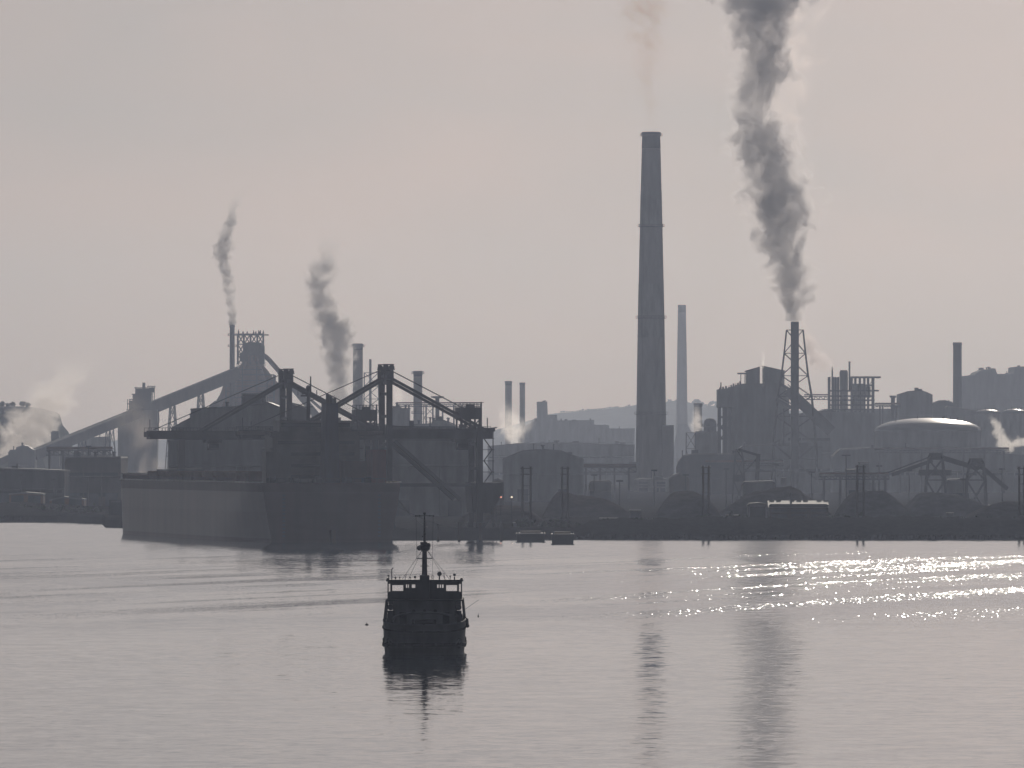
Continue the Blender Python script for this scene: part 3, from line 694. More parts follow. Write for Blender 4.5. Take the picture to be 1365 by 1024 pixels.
building('factory_hall', 'dark hall stretching right of the sinter plant block behind the lattice-braced stack', 'factory hall', [(1048, 562), (1050, 558), (1076, 549.5), (1107, 549), (1109, 560)], 4750, 40, 'cladding', bands=2)
building('factory_hall', 'lower hall in front of the sinter plant block with a plain long wall', 'factory hall', [(985, 600), (990, 596), (1030, 594), (1096, 597)], 4420, 25, 'cladding', bands=1)

# stack in its lattice derrick
D = 4300; c = W(1059.5, 0, D)
t = thing('chimney', 'straight stack held inside a tapering lattice derrick and pouring dark smoke', 'chimney', (c.x, D, GZ-1))
MB().lathe(c.x, D, [(2.0, GZ-1), (1.95, Z(429, D)), (1.6, Z(429, D)), (1.6, Z(432, D))], 24).build('shaft', M['steel'], t, smooth=True)
lv = [(31, 640), (29.5, 592), (26, 555), (23.4, 528.5), (18.5, 501), (14.8, 471), (11.5, 440)]
lattice_tower(MB(), c.x, D, [(wd*D/F*.96, max(GZ-1, Z(py, D))) for wd, py in lv], .5, .26).build('derrick', M['steel'], t)
tie = MB()
for wd, py in lv[2:]:
    hw = wd*D/F*.96; z = Z(py, D)
    for sx, sy in ((-1,-1),(1,-1),(1,1),(-1,1)): tie.bar((c.x+sx*hw, D+sy*hw, z), (c.x+sx*1.7, D+sy*1.0, z), .28)
tie.build('stay_arms', M['steel'], t)

# open-framed plant with vessels
D = 5000
t = thing('process_plant', 'open steel-framed plant with canopy roof, vessels and two thin vent stacks', 'industrial plant', (X(1135, D), D, GZ-1))
f = MB(); colx = [1106, 1110.5, 1113.5, 1118, 1136, 1141, 1147, 1153, 1158, 1164.5]
lev = {1106: 502.5, 1164.5: 505}
for px in colx:
    for y in (D, D+9, D+18): f.bar((X(px, D), y, GZ-1), (X(px, D), y, Z(502.5 if px < 1140 else 503, D)), .6 if px not in (1106, 1164.5) else .9)
for py, a, b in ((521, 1106, 1164.5), (528, 1106, 1164.5), (533.5, 1106, 1166), (540, 1106, 1166), (546, 1106, 1166), (513.5, 1152, 1164.5)):
    for y in (D, D+9, D+18): f.bar((X(a, D), y, Z(py, D)), (X(b, D), y, Z(py, D)), .8)
    f.box(X(a, D), X(b, D), D, D+18, Z(py, D)-.2, Z(py, D)+.1)
for a, b in (((1141, 533), (1153, 523)), ((1106, 546), (1113, 534)), ((1153, 521), (1164, 506))): f.bar(W(*a, D), W(*b, D), .3)
f.build('frame', M['steel'], t)
MB().box(X(1135, D), X(1174, D), D-2, D+20, Z(504, D), Z(501.8, D)).box(X(1164, D), X(1171.5, D), D-1, D+12, Z(521.8, D), Z(519.8, D)).build('canopy', M['roof'], t)
MB().lathe(X(1125.5, D), D+9, [(5.6*D/F, GZ-1), (5.6*D/F, Z(496, D)), (4.6*D/F, Z(494, D)), (2, Z(493.4, D))], 20).build('vessel', M['cladding'], t, smooth=True)
MB().box(X(1138, D), X(1152, D), D+3, D+15, Z(548, D), Z(511.5, D)).box(X(1111, D), X(1117, D), D+3, D+14, Z(548, D), Z(503, D)).box(X(1152, D), X(1161, D), D+5, D+15, Z(530, D), Z(515, D)).build('vessel_house', M['cladding'], t)
MB().tube((X(1110, D), D+6, Z(505, D)), (X(1110, D), D+6, Z(489, D)), .45, .4, 8).build('vent_stack', M['steel'], t)
MB().tube((X(1132.8, D), D+5, Z(520, D)), (X(1132.8, D), D+5, Z(482.5, D)), .55, .5, 8).lathe(X(1132.8, D), D+5, [(.5, Z(483, D)), (.95, Z(482.6, D)), (.95, Z(482, D))], 10).build('vent_stack', M['steel'], t)
MB().prism([(X(1104, D), GZ-1), (X(1168, D), GZ-1), (X(1167, D), Z(550, D)), (X(1104, D), Z(549, D))], D-3, D+24).build('lower_block', M['cladding'], t)
t = pipe_bridge('level truss bridge between the lattice-braced stack and the open-framed plant', 1072, 1106, 528.2, 4880, (), r=.5, deckh=2.6)
D = 5300
pipe_bridge('low pipe run with upright vents right of the open-framed plant', 1166, 1200, 540, 5300, (1173, 1176.5, 1194), r=.9, deckh=1.6)
t = thing('vent_tower', 'mushroom-capped vent tower left of the barrel-roofed hall', 'vent tower', (X(1190.3, D), D, GZ-1))
MB().tube((X(1190.3, D), D, GZ-1), (X(1190.3, D), D, Z(530, D)), 1.35, 1.2, 12).build('shaft', M['steel'], t)
MB().lathe(X(1190.3, D), D, [(1.2, Z(531, D)), (2.0, Z(529.3, D)), (2.1, Z(527.4, D)), (.4, Z(527, D))], 16).build('cap', M['steel'], t)
building('works_shed', 'hall with a curved barrel roof right of the mushroom-capped vent tower', 'factory hall',
         [(1198, 529), (1198.3, 526.8), (1211, 522.6), (1219, 522), (1230, 522), (1237, 524.5), (1243, 527.5), (1243.2, 530)], 5350, 30, 'cladding', vents=0)
building('factory_hall', 'very wide hazy hall stretching below the barrel-roofed hall toward the right edge', 'factory hall', [(1090, 551), (1100, 546.5), (1245, 545.5), (1300, 551), (1420, 556)], 5550, 60, 'cladding', bands=2)
building('works_shed', 'low mound-roofed shed left of the plain chimney at right', 'shed', [(1243, 538.5), (1252, 535), (1260, 534.6), (1269, 537), (1271, 539)], 5450, 20, 'steel')
chimney('plain dark straight chimney standing before the stepped block at right', [(1276.2, 456.5, 11.4), (1276.2, 600, 12.4)], 5500, 'steel', (), group=None)
building('factory_hall', 'big stepped block at the far right skyline behind the plain chimney', 'factory hall',
         [(1281, 512), (1282, 502.5), (1300, 500.5), (1302.5, 497), (1311, 493.3), (1315, 494), (1323, 492), (1327, 492.4), (1329, 499.5), (1344, 499.3), (1352, 497.5), (1352.4, 490), (1372, 489.2), (1430, 489)], 7000, 90, 'steel', vents=2)

# domed tanks
def tank(label, px0, px1, pe, pt, D, rail=True):
    cx_ = X((px0+px1)/2, D); r = (px1-px0)/2*D/F; ze, zt = Z(pe, D), Z(pt, D)
    t = thing('storage_tank', label, 'storage tank', (cx_, D, GZ-1))
    MB().lathe(cx_, D, [(r, GZ-1), (r, ze-.6), (r+.3, ze-.5), (r+.3, ze-.1)], 56, cap=False).build('tank_wall', M['palecladding'], t, smooth=True)
    h = zt-ze; n = 12; Rr = (r*r+h*h)/(2*h)
    MB().lathe(cx_, D, [(max(.05, r*math.cos(math.pi/2*k/n)), ze + h*math.sin(math.pi/2*k/n)) for k in range(n+1)], 56, cap=False).build('dome_roof', M['tankroof'], t, smooth=True)
    rl = MB(); n = 30
    for k in range(n):
        a0, a1 = 2*math.pi*k/n, 2*math.pi*(k+1)/n; q = r+.1
        A = (cx_+q*math.cos(a0), D+q*math.sin(a0)); B = (cx_+q*math.cos(a1), D+q*math.sin(a1))
        rl.bar((*A, ze-.2), (*A, ze+1.2), .15); rl.bar((*A, ze+1.2), (*B, ze+1.2), .12)
    rl.build('railing', M['steel'], t)
    vm = MB()
    for f in (-.62, -.2, .28, .42, .55):
        x = cx_+r*f; z = ze + h*math.sqrt(1-f*f)
        vm.tube((x, D-2, z-.8), (x, D-2, z+1.3), .3, .3, 8)
    vm.build('roof_vents', M['steel'], t)
    return t
tank('large round tank with a shallow silver dome gleaming in the sun', 1166, 1308, 574, 557.3, 4800)
tank('distant tank with a low bright dome at the right edge, nearer the corner', 1335, 1369, 551, 545.2, 5400)
tank('smaller distant domed tank left of the one at the right edge', 1300, 1334, 551, 546, 5450)
building('works_shed', 'long shed with gently sloping bright roof running down to the small domed tanks', 'shed', [(1262, 544), (1264, 542), (1288, 546.5), (1300, 548.5), (1302, 551)], 5320, 25, 'cladding', rm='metalroof')
building('factory_hall', 'wide plain hall wall in front of the silver-domed tank', 'factory hall', [(1110, 610), (1120, 600), (1160, 598), (1330, 606), (1420, 610)], 4500, 30, 'cladding', bands=1, doors=3)

# coal yard stacker-reclaimer at right
D = 3100
t = thing('stacker_reclaimer', 'dark coal stacker with two arms falling away from its twin towers at right', 'stacker', (X(1250, D), D, GZ-1))
g = MB().bar(W(1188, 633, D), W(1243, 614, D), 2.2, 1.3).bar(W(1184, 630, D), W(1240, 609, D), .5).build('boom', M['steel'], t)
MB().bar(W(1256, 611, D), W(1304, 625, D), 2.2, 1.5).bar(W(1250, 606, D), W(1300, 621, D), .5).build('boom', M['steel'], t)
MB().bar(W(1303, 618, D), W(1343, 652, D), 2.2, 1.4).build('boom', M['steel'], t)
for px, top in ((1247, 604), (1301, 611)):
    hw = 2.6; x = X(px, D); tw = MB(); lattice_tower(tw, x, D, [(3.6, GZ-1), (3.2, Z(640, D)), (2.4, Z(top+8, D)), (1.7, Z(top+2, D))], .7, .4).build('tower', M['steel'], t)
    MB().box(x-2.2, x+2.2, D-2.2, D+2.2, Z(top+9, D), Z(top, D)).build('machine_house', M['steel'], t)
    MB().box(x-5, x+5, D-4, D+4, GZ-1, GZ+2.2).build('travel_bogie', M['steel'], t)
MB().box(X(1225, D), X(1268, D), D-3, D+3, Z(634, D), Z(626, D)).build('counterweight_house', M['steel'], t)
t = pipe_bridge('low conveyor on posts in the coal yard between the utility poles and the stacker', 1092, 1185, 634, 3300, (1098, 1120, 1142, 1164, 1180), r=.6, kind='conveyor', name='yard_conveyor', deckh=2)
# small slewing crane in front of the sinter plant
D = 3300
t = thing('slewing_crane', 'slewing crane with a bent jib in front of the sinter plant block', 'crane', (X(985, D), D, GZ-1))
lattice_tower(MB(), X(985, D), D, [(2.6, GZ-1), (2.0, Z(640, D)), (1.5, Z(612, D)), (.9, Z(599, D))], .5, .28).build('tower', M['steel'], t)
MB().box(X(978, D), X(991, D), D-2, D+2, Z(642, D), Z(633, D)).build('cab', M['steel'], t)
MB().bar(W(984, 599, D), W(1011, 607, D), .9).bar(W(1011, 605, D), W(1009, 640, D), 1.5, .9).bar(W(988, 634, D), W(1010, 610, D), .6).build('jib', M['steel'], t)

# stockpiles
heap('black coal heap below the low dark shed with the sloping left end', 872, 968, 653, 2700, 70, skew=.42)
heap('broad black coal heap behind the low sheds with glinting roofs', 955, 1118, 645.5, 2760, 90, skew=.45)
heap('dark ore heap in front of the barrel-roofed shed', 722, 850, 650, 2800, 70, 'ore', skew=.3)
heap('black coal heap right of the pair of utility poles at right', 1116, 1230, 652, 2700, 60, skew=.35)
heap('long black coal heap below the stacker', 1205, 1330, 648, 2850, 60, skew=.4)
heap('coal heap running out of the frame at the right edge, nearest the water', 1272, 1470, 662, 2560, 70, skew=.6)
heap('flat ore heap on the quay between the cranes and the utility poles', 600, 730, 668, 2560, 50, 'ore', skew=.55)

# low sheds and bits on the shore at centre right
building('warehouse', 'low shore warehouse with a sunlit corrugated metal roof', 'warehouse', [(1026, 676), (1028, 674.5), (1101, 674.5), (1104, 676)], 2520, 15, 'browncladding', rm='roof', doors=3)
D = 2520
wh = [o for o in bpy.data.objects if o.get('label') == 'low shore warehouse with a sunlit corrugated metal roof'][0]
rm_ = MB(); x0, x1 = X(1024, D), X(1105, D)
rm_.add([(x0, D-1, Z(676.5, D)), (x1, D-1, Z(676.5, D)), (x1, D+8, Z(667.6, D)), (x0, D+8, Z(667.6, D)), (x1, D+17, Z(676.5, D)), (x0, D+17, Z(676.5, D)), (x0, D-1, Z(677.2, D)), (x1, D-1, Z(677.2, D)), (x1, D+17, Z(677.2, D)), (x0, D+17, Z(677.2, D))],
        [(0, 1, 2, 3), (3, 2, 4, 5), (0, 3, 5, 9, 6), (1, 7, 8, 4, 2), (6, 7, 1, 0), (9, 5, 4, 8), (6, 9, 8, 7)])
rm_.build('pitched_roof', M['metalroof'], wh)
rv = MB()
for i in (0, 1, 3, 4, 5, 7, 8): rv.box(x0+.6+i*1.9, x0+1.9+i*1.9, D+7.4, D+8.6, Z(668, D), Z(667.2, D))
rv.build('ridge_vents', M['tankroof'], wh)
building('shed', 'small low shed with a bright roof edge left of the sunlit warehouse', 'shed', [(997, 676), (999, 673.6), (1012, 672.6), (1023, 674.5)], 2540, 9, 'cladding', rm='metalroof', doors=1)
def lowbox(label, px0, px1, py, D, cat='container'):
    x0, x1 = X(px0, D), X(px1, D); z = Z(py, D)
    t = thing('container', label, cat, ((x0+x1)/2, D, z-2.2))
    MB().box(x0, x1, D, D+2.5, z-2.6, z).build('box_body', M['palecladding'], t)
    MB().box(x0-.05, x1+.05, D-.05, D+2.55, z+.02, z+.14).build('lid', M['white'], t)  # white lid colour stands in for a glint off bare metal
    MB().box(x0+.3, x1-.3, D-.08, D+.02, z-2.3, z-.4).build('door', M['cladding'], t)
lowbox('long low pale-topped container on the shore bank below the coal heap with the utility poles', 968, 985, 687, 2475)
lowbox('pale-topped container low on the shore bank just below the tallest chimney', 839, 854, 680.5, 2520)
lowbox('long pale-topped container low on the shore left of the tallest chimney', 799, 824, 691, 2470)
lowbox('short pale-topped box at the water edge beside the moored barges', 684, 694, 697, 2440)
lowbox('pale metal box in the yard behind the sunlit warehouse', 1041, 1048, 637, 3400)
lowbox('pale metal box on the shore at far right below the stacker', 1262, 1271, 684, 2520)

# utility poles along the shore
def pole(label, px, D, top, base_z, gap=2.3):
    x = X(px, D); zt = Z(top, D)
    t = thing('utility_pole', label, 'utility pole', (x, D, base_z), 'twin utility poles along the shore')
    for s in (-1, 1): MB().tube((x+s*gap/2, D, base_z-1), (x+s*gap/2, D, zt), .36, .28, 8).build('pole', M['bark'], t)
    a = MB()
    for dz in (.5, 2.2): a.bar((x-gap/2-.6, D-.25, zt-dz), (x+gap/2+.6, D-.25, zt-dz), .22)
    a.build('crossarm', M['bark'], t)
    ins = MB()
    for dx in (-gap/2-.5, -gap/2+.3, gap/2-.3, gap/2+.5):
        ins.tube((x+dx, D-.25, zt-.4), (x+dx, D-.25, zt+.25), .12, .12, 6)
    ins.build('insulators', M['cladding'], t)
    br = MB()
    for k in range(5): z = base_z+2+k*2.4; br.bar((x-gap/2, D, z), (x+gap/2, D, z), .14)
    br.build('rungs', M['steel'], t)
    return t
pole('twin-poled utility pole in front of the left wall of the barrel-roofed shed', 702, 2470, 622, GZ-.5, 2.2)
pole('twin-poled utility pole in front of the right end of the barrel-roofed shed', 753, 2600, 622, GZ-.5, 1.6)
pole('twin-poled utility pole beside the low dark shed right of the tallest chimney', 941, 2470, 621, GZ, 1.5)
pole('twin-poled utility pole right of the sunlit warehouse', 1147, 2470, 620, GZ, 1.7)
pole('twin-poled utility pole at the right edge of the picture', 1362, 2470, 622, GZ, 1.4)
t = thing('lamp_mast', 'short lamp mast with a crosspiece behind the utility poles at right', 'lamp mast', (X(1128, 2900), 2900, GZ-.5))
MB().tube((X(1128, 2900), 2900, GZ-.6), (X(1128, 2900), 2900, Z(607, 2900)), .2, .15, 8).build('pole', M['steel'], t); MB().bar(W(1122, 607, 2900), W(1134, 607, 2900), .35).build('crosspiece', M['steel'], t)

for px, top, D in ((606, 640, 2900), (640, 650, 2650), (792, 634, 3100), (826, 642, 2900), (872, 628, 3300), (914, 634, 3000), (968, 626, 3300), (1034, 620, 3400), (1082, 630, 3100), (1172, 622, 3300), (1212, 628, 3300), (1284, 640, 2900), (1336, 626, 3200), (28, 634, 3250), (72, 640, 3250), (118, 596, 3360)):
    p = W(px, top, D); h = p.z - GZ + .5
    t = thing('floodlight_mast', 'thin floodlight mast with a small lamp head standing among the works yards', 'floodlight mast', (p.x, D, GZ-.5), 'floodlight masts in the yards')
    MB().tube((p.x, D, GZ-.6), (p.x, D, p.z), .3, .18, 8).build('mast', M['steel'], t)
    MB().box(p.x-1.1, p.x+1.1, D-.5, D+.5, p.z-.1, p.z+.5).build('lamp_head', M['steel'], t)
building('shed', 'small low shed under the pipe bridge left of the tallest chimney', 'shed', [(786, 646), (788, 643), (812, 642), (815, 645)], 3500, 14, 'cladding', doors=2)
building('shed', 'gabled yard shed between the tallest chimney base and the low dark shed with sloping end', 'shed', [(893, 640), (896, 636), (906, 632), (917, 636), (919, 640)], 3600, 18, 'browncladding', doors=1)
building('shed', 'flat yard shed in front of the slewing crane', 'shed', [(990, 648), (992, 644), (1030, 643), (1033, 646)], 3250, 14, 'palecladding', doors=2, bands=1)
building('shed', 'two-level yard building behind the utility pole right of the sunlit warehouse', 'shed', [(1128, 640), (1129, 628), (1146, 627), (1146.5, 618), (1158, 618), (1159, 640)], 3500, 16, 'cladding', bands=1)
building('shed', 'low yard shed between the twin towers of the coal stacker', 'shed', [(1262, 646), (1264, 641), (1288, 640), (1291, 645)], 3350, 14, 'cladding', doors=2)
building('shed', 'small gabled hut at the left foot of the barrel-roofed shed', 'shed', [(655, 646), (657, 642), (664, 639), (671, 643), (672, 646)], 3300, 10, 'browncladding', doors=1)
pipe_bridge('pipe run on short posts in front of the huge dark sinter plant block', 940, 1044, 617, 4200, (946, 966, 988, 1010, 1034), r=.8, deckh=2)
pipe_bridge('pipe run on posts below the silver-domed tank', 1166, 1345, 600, 4420, (1172, 1200, 1228, 1256, 1284, 1312, 1338), r=.9, deckh=2)

def scrub():
    mb = MB()
    for _ in range(230):
        x = random.uniform(X(690, 2450), 240); y = 2440+random.uniform(-6, 16)+(x-20)*.1; c = random.uniform(.4, 1.5)*(1.5 if noise.noise(Vector((x*.06, 0, 0))) > .15 else .6)
        leafclump(mb, (x, y, 5.0 if x > X(800, 2440) else 3.6), (c*1.6, c, c), 16, c*.38)
    for _ in range(60):
        x = random.uniform(X(0, 3100)-20, X(134, 2960)); c = random.uniform(.5, 1.6); leafclump(mb, (x, 3085-(x-X(0, 3100))*3.2, 4.6), (c*1.6, c, c), 16, c*.38)
    o = mb.build('bank_scrub', M['leaf']); o['kind'] = 'stuff'
scrub()
for px, h in ((566, 4.4), (584, 4.1), (612, 4.5), (640, 4.2), (668, 4.4)):
    x = X(px, 2391); o = MB().tube((x, 2391, -1.5), (x, 2391, h), .4, .38, 10).tube((x, 2391, h), (x, 2391, h+.25), .5, .44, 10).build('mooring_pile', M['bark'], None, origin=(x, 2391, 0))
    tag(o, 'dark timber mooring pile standing in the water along the quay edge', 'mooring pile', 'mooring piles along the quay')

# lit lamps on the quay
def lamp(label, px, py, D, m, r=.22):
    p = W(px, py, D); t = thing('quay_lamp', label, 'lamp', (p.x, p.y, GZ-.3))
    MB().tube((p.x, p.y+.3, GZ-.4), (p.x, p.y+.3, p.z+.3), .09, .07, 6).build('post', M['steel'], t)
    MB().ball(p, r, 8).build('lamp_head', M[m], t, smooth=True)
lamp('reddish lit lamp on the quay right of the nearer crane foot', 667.6, 662.8, 2440, 'lamp_red', .2)
lamp('white lit lamp on the quay, rightmost of the lit row', 682, 662.8, 2440, 'lamp_warm', .18)
lamp('small white lit lamp at the right end of the nearer crane foot', 661.5, 655, 2436, 'lamp_warm', .12)
lamp('faint white lit lamp at the left end of the nearer crane foot', 630, 654, 2436, 'lamp_warm', .09)

# ================================================================== ship unloader cranes
def make_crane(label, loc, cabx):
    t = thing('ship_unloader', label, 'harbour crane', loc, 'ship unloader cranes on the quay', local=True, rz=R(9.8))
    for y in (-6.5, 6.5):
        MB().bar((0, y, -1), (0, y, 39.5), 1.5, 1.3).box(-1.2, 1.2, y-2.4, y+2.4, -.5, 1.4).build('mast_leg', M['steel'], t)
        MB().bar((24.5, y, -1), (24.5, y, 27), 1.5, 1.3).box(23.2, 25.8, y-2.4, y+2.4, -.5, 1.4).build('rear_leg', M['steel'], t)
    hd = MB()
    for y in (-4.6, 4.6):
        hd.box(-1.3, 1.3, y-1.2, y+1.2, 38.5, 42.2)
        hd.bar((-1.6, y, 42.6), (1.8, y, 42.6), .3).bar((-1.2, y, 42), (-1.2, y, 43.9), .3).bar((1.2, y, 42), (1.2, y, 43.9), .3).bar((-1.4, y, 43.9), (1.6, y, 43.9), .3)
        hd.tube((-.7, y-.5, 43.0), (-.7, y+.5, 43.0), .75, n=12).tube((.9, y-.5, 43.1), (.9, y+.5, 43.1), .75, n=12)
    hd.bar((0, -6.5, 39.5), (0, -3.8, 42), 1.3).bar((0, 6.5, 39.5), (0, 3.8, 42), 1.3).bar((0, -5, 40.5), (0, 5, 40.5), 1.2)
    hd.bar((-2.6, -4, 42.4), (-1, -4, 42.4), .25).bar((-2.6, -4, 40.2), (-1, -4, 40.2), .25).bar((-2.6, -4, 42.4), (-2.6, -4, 40.2), .25)
    hd.build('mast_head', M['steel'], t)
    cr = MB()
    for z in (30, 36): cr.bar((0, -6.5, z), (0, 6.5, z), .8)
    for z in (8, 16, 22.5): cr.bar((24.5, -6.5, z), (24.5, 6.5, z), .9); cr.bar((0, -6.5, z), (0, 6.5, z), .9)
    cr.build('cross_beams', M['steel'], t)
    for y in (-2.6, 2.6):
        MB().box(-39.5, 28.6, y-.8, y+.8, 24.0, 26.4).build('boom_girder', M['steel'], t)
    bt = MB()
    for x in range(-38, 28, 5): bt.bar((x, -2, 25), (x, 2, 25), .6)
    bt.box(-40.2, -38.8, -4, 4, 24.6, 26.0)
    bt.build('boom_ties', M['steel'], t)
    rl = MB()
    for y in (-4.3, 4.3):
        rl.box(-40, 28, y-.5, y+.5, 25.9, 26.05)
        rl.bar((-40, y, 27.2), (28, y, 27.2), .12)
        for k in range(35): rl.bar((-40+k*2, y, 26), (-40+k*2, y, 27.2), .14)
    rl.bar((-39.5, -4, 26), (-39.5, -4, 29.6), .2).bar((-36, 4, 26), (-36, 4, 28.6), .2)
    rl.build('walkway', M['steel'], t)
    for y in (-5.3, 5.3):
        st = MB().bar((-.5, y, 40.3), (-24.6, y, 26.2), .7).build('forestay', M['steel'], t)
        st = MB().bar((.5, y, 40.3), (26.6, y, 26.2), .75).build('backstay', M['steel'], t)
    wires = MB()
    for y in (-1, 1): wires.bar((.5, y, 42.8), (22, y, 31.8), .13).bar((-.5, y, 42.8), (-38, y, 26.6), .12)
    wires.build('hoist_ropes', M['rope'], t)
    mh = MB().box(19.6, 25.4, -4, 4, 29.2, 32.4).build('machinery_house', M['steel'], t)
    rr = MB()
    for k in range(7): rr.bar((19.8+k*.95, -3.9, 32.4), (19.8+k*.95, -3.9, 33.8), .13); rr.bar((19.8+k*.95, 3.9, 32.4), (19.8+k*.95, 3.9, 33.8), .13)
    for y in (-3.9, 3.9): rr.bar((19.6, y, 33.7), (26.2, y, 33.7), .13)
    rr.box(22, 24, -1, 1, 32.4, 33.3)
    sub(rr, 'roof_rail', M['steel'], mh)
    ml = MB()
    for x in (20, 22.5, 25):
        for y in (-3.6, 3.6): ml.bar((x, y, 26.3), (x, y, 29.3), .45)
    ml.bar((20, -3.6, 29), (22.5, -3.6, 26.4), .3).bar((25, -3.6, 29), (22.5, -3.6, 26.4), .3)
    ml.bar((20, -3.6, 26.4), (25, -3.6, 26.4), .3).bar((20, 3.6, 26.4), (25, 3.6, 26.4), .3).bar((20, -3.6, 26.4), (20, 3.6, 26.4), .3).build('house_stilts', M['steel'], t)
    rt = MB().bar((26.1, 0, 24), (26.1, 0, 33.9), .4).bar((27.8, 0, 26), (27.8, 0, 29.6), .25).box(26.4, 29.4, -3, 3, 25.9, 26.9).bar((28.6, 1, 26.7), (30.6, 1, 27.0), .3)
    rt.build('rear_mast', M['steel'], t)
    cb = MB().box(cabx-1.4, cabx+1.4, -2.2, .8, 20.9, 23.0).build('operator_cab', M['steel'], t)
    sub(MB().box(cabx-1.46, cabx+1.46, -2.26, -1, 21.5, 22.6), 'cab_window', M['glass'], cb)
    MB().box(cabx-2.4, cabx+2.4, -2.4, 2.4, 23.0, 23.9).build('trolley', M['steel'], t)
    for y in (-5.5, 5.5):
        MB().bar((1.5, y, 23.4), (19.5, y, 7.6), .95).build('brace', M['steel'], t)
    ho = MB().prism([(23, 4), (28, 4), (31.2, 9.2), (31.2, 12.2), (22.6, 12.2), (22.6, 9.2)], -5, 5).build('hopper', M['steel'], t)
    MB().bar((0, -6.5, 11.5), (24.5, -6.5, 11.5), .9).bar((0, 6.5, 11.5), (24.5, 6.5, 11.5), .9).build('portal_beam', M['steel'], t)
    sr = MB(); z = 0; k = 0
    while z < 24:
        a, b = (27.2, 29.4) if k % 2 == 0 else (29.4, 27.2)
        sr.bar((a, 2, z), (b, 2, z+3), .5, .25); sr.box(26.6, 29.9, 1, 3, z+2.9, z+3.05); z += 3; k += 1
    for x in (26.8, 29.7): sr.bar((x, 2, -1), (x, 2, 26), .25)
    sr.build('stair_tower', M['steel'], t)
    return t
make_crane('nearer ship unloader crane, its mast tallest, with a boxy machinery house at its right end', (X(514, 2425), 2425, GZ), 20.8)
make_crane('farther ship unloader crane whose boom tip sticks out past the bulk carrier at left', (X(381, 2560), 2560, GZ), -21)

# ================================================================== bulk carrier
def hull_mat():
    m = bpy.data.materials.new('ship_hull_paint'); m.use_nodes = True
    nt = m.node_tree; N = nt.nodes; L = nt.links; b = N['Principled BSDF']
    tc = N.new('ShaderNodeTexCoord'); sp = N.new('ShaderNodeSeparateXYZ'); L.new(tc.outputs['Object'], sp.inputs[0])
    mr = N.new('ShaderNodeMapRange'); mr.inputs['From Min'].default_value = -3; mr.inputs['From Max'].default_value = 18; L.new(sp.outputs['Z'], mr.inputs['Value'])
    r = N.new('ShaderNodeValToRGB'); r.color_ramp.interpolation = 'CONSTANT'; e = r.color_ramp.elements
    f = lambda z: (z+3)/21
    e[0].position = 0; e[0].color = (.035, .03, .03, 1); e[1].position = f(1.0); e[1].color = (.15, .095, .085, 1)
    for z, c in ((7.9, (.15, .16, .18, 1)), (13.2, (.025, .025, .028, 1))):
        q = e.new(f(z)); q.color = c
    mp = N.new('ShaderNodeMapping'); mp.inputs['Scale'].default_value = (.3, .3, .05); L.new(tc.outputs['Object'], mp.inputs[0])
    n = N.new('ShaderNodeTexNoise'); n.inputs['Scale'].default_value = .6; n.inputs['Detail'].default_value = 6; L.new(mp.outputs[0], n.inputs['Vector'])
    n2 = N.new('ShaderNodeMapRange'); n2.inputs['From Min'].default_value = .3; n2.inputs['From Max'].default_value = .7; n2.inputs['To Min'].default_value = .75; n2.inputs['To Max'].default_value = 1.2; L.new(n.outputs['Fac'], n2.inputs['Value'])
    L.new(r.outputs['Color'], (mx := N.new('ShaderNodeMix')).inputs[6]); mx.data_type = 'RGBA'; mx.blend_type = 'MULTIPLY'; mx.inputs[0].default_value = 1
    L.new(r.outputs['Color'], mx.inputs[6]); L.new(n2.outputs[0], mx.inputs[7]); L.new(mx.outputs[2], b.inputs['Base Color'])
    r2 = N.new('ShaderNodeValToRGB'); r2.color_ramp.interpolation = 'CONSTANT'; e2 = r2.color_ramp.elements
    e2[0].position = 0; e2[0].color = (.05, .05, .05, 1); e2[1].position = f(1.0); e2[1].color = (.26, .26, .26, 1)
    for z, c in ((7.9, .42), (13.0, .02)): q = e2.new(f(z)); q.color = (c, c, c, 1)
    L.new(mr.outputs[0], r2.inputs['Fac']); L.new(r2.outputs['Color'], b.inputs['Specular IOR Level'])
    b.inputs['Roughness'].default_value = .36
    return m
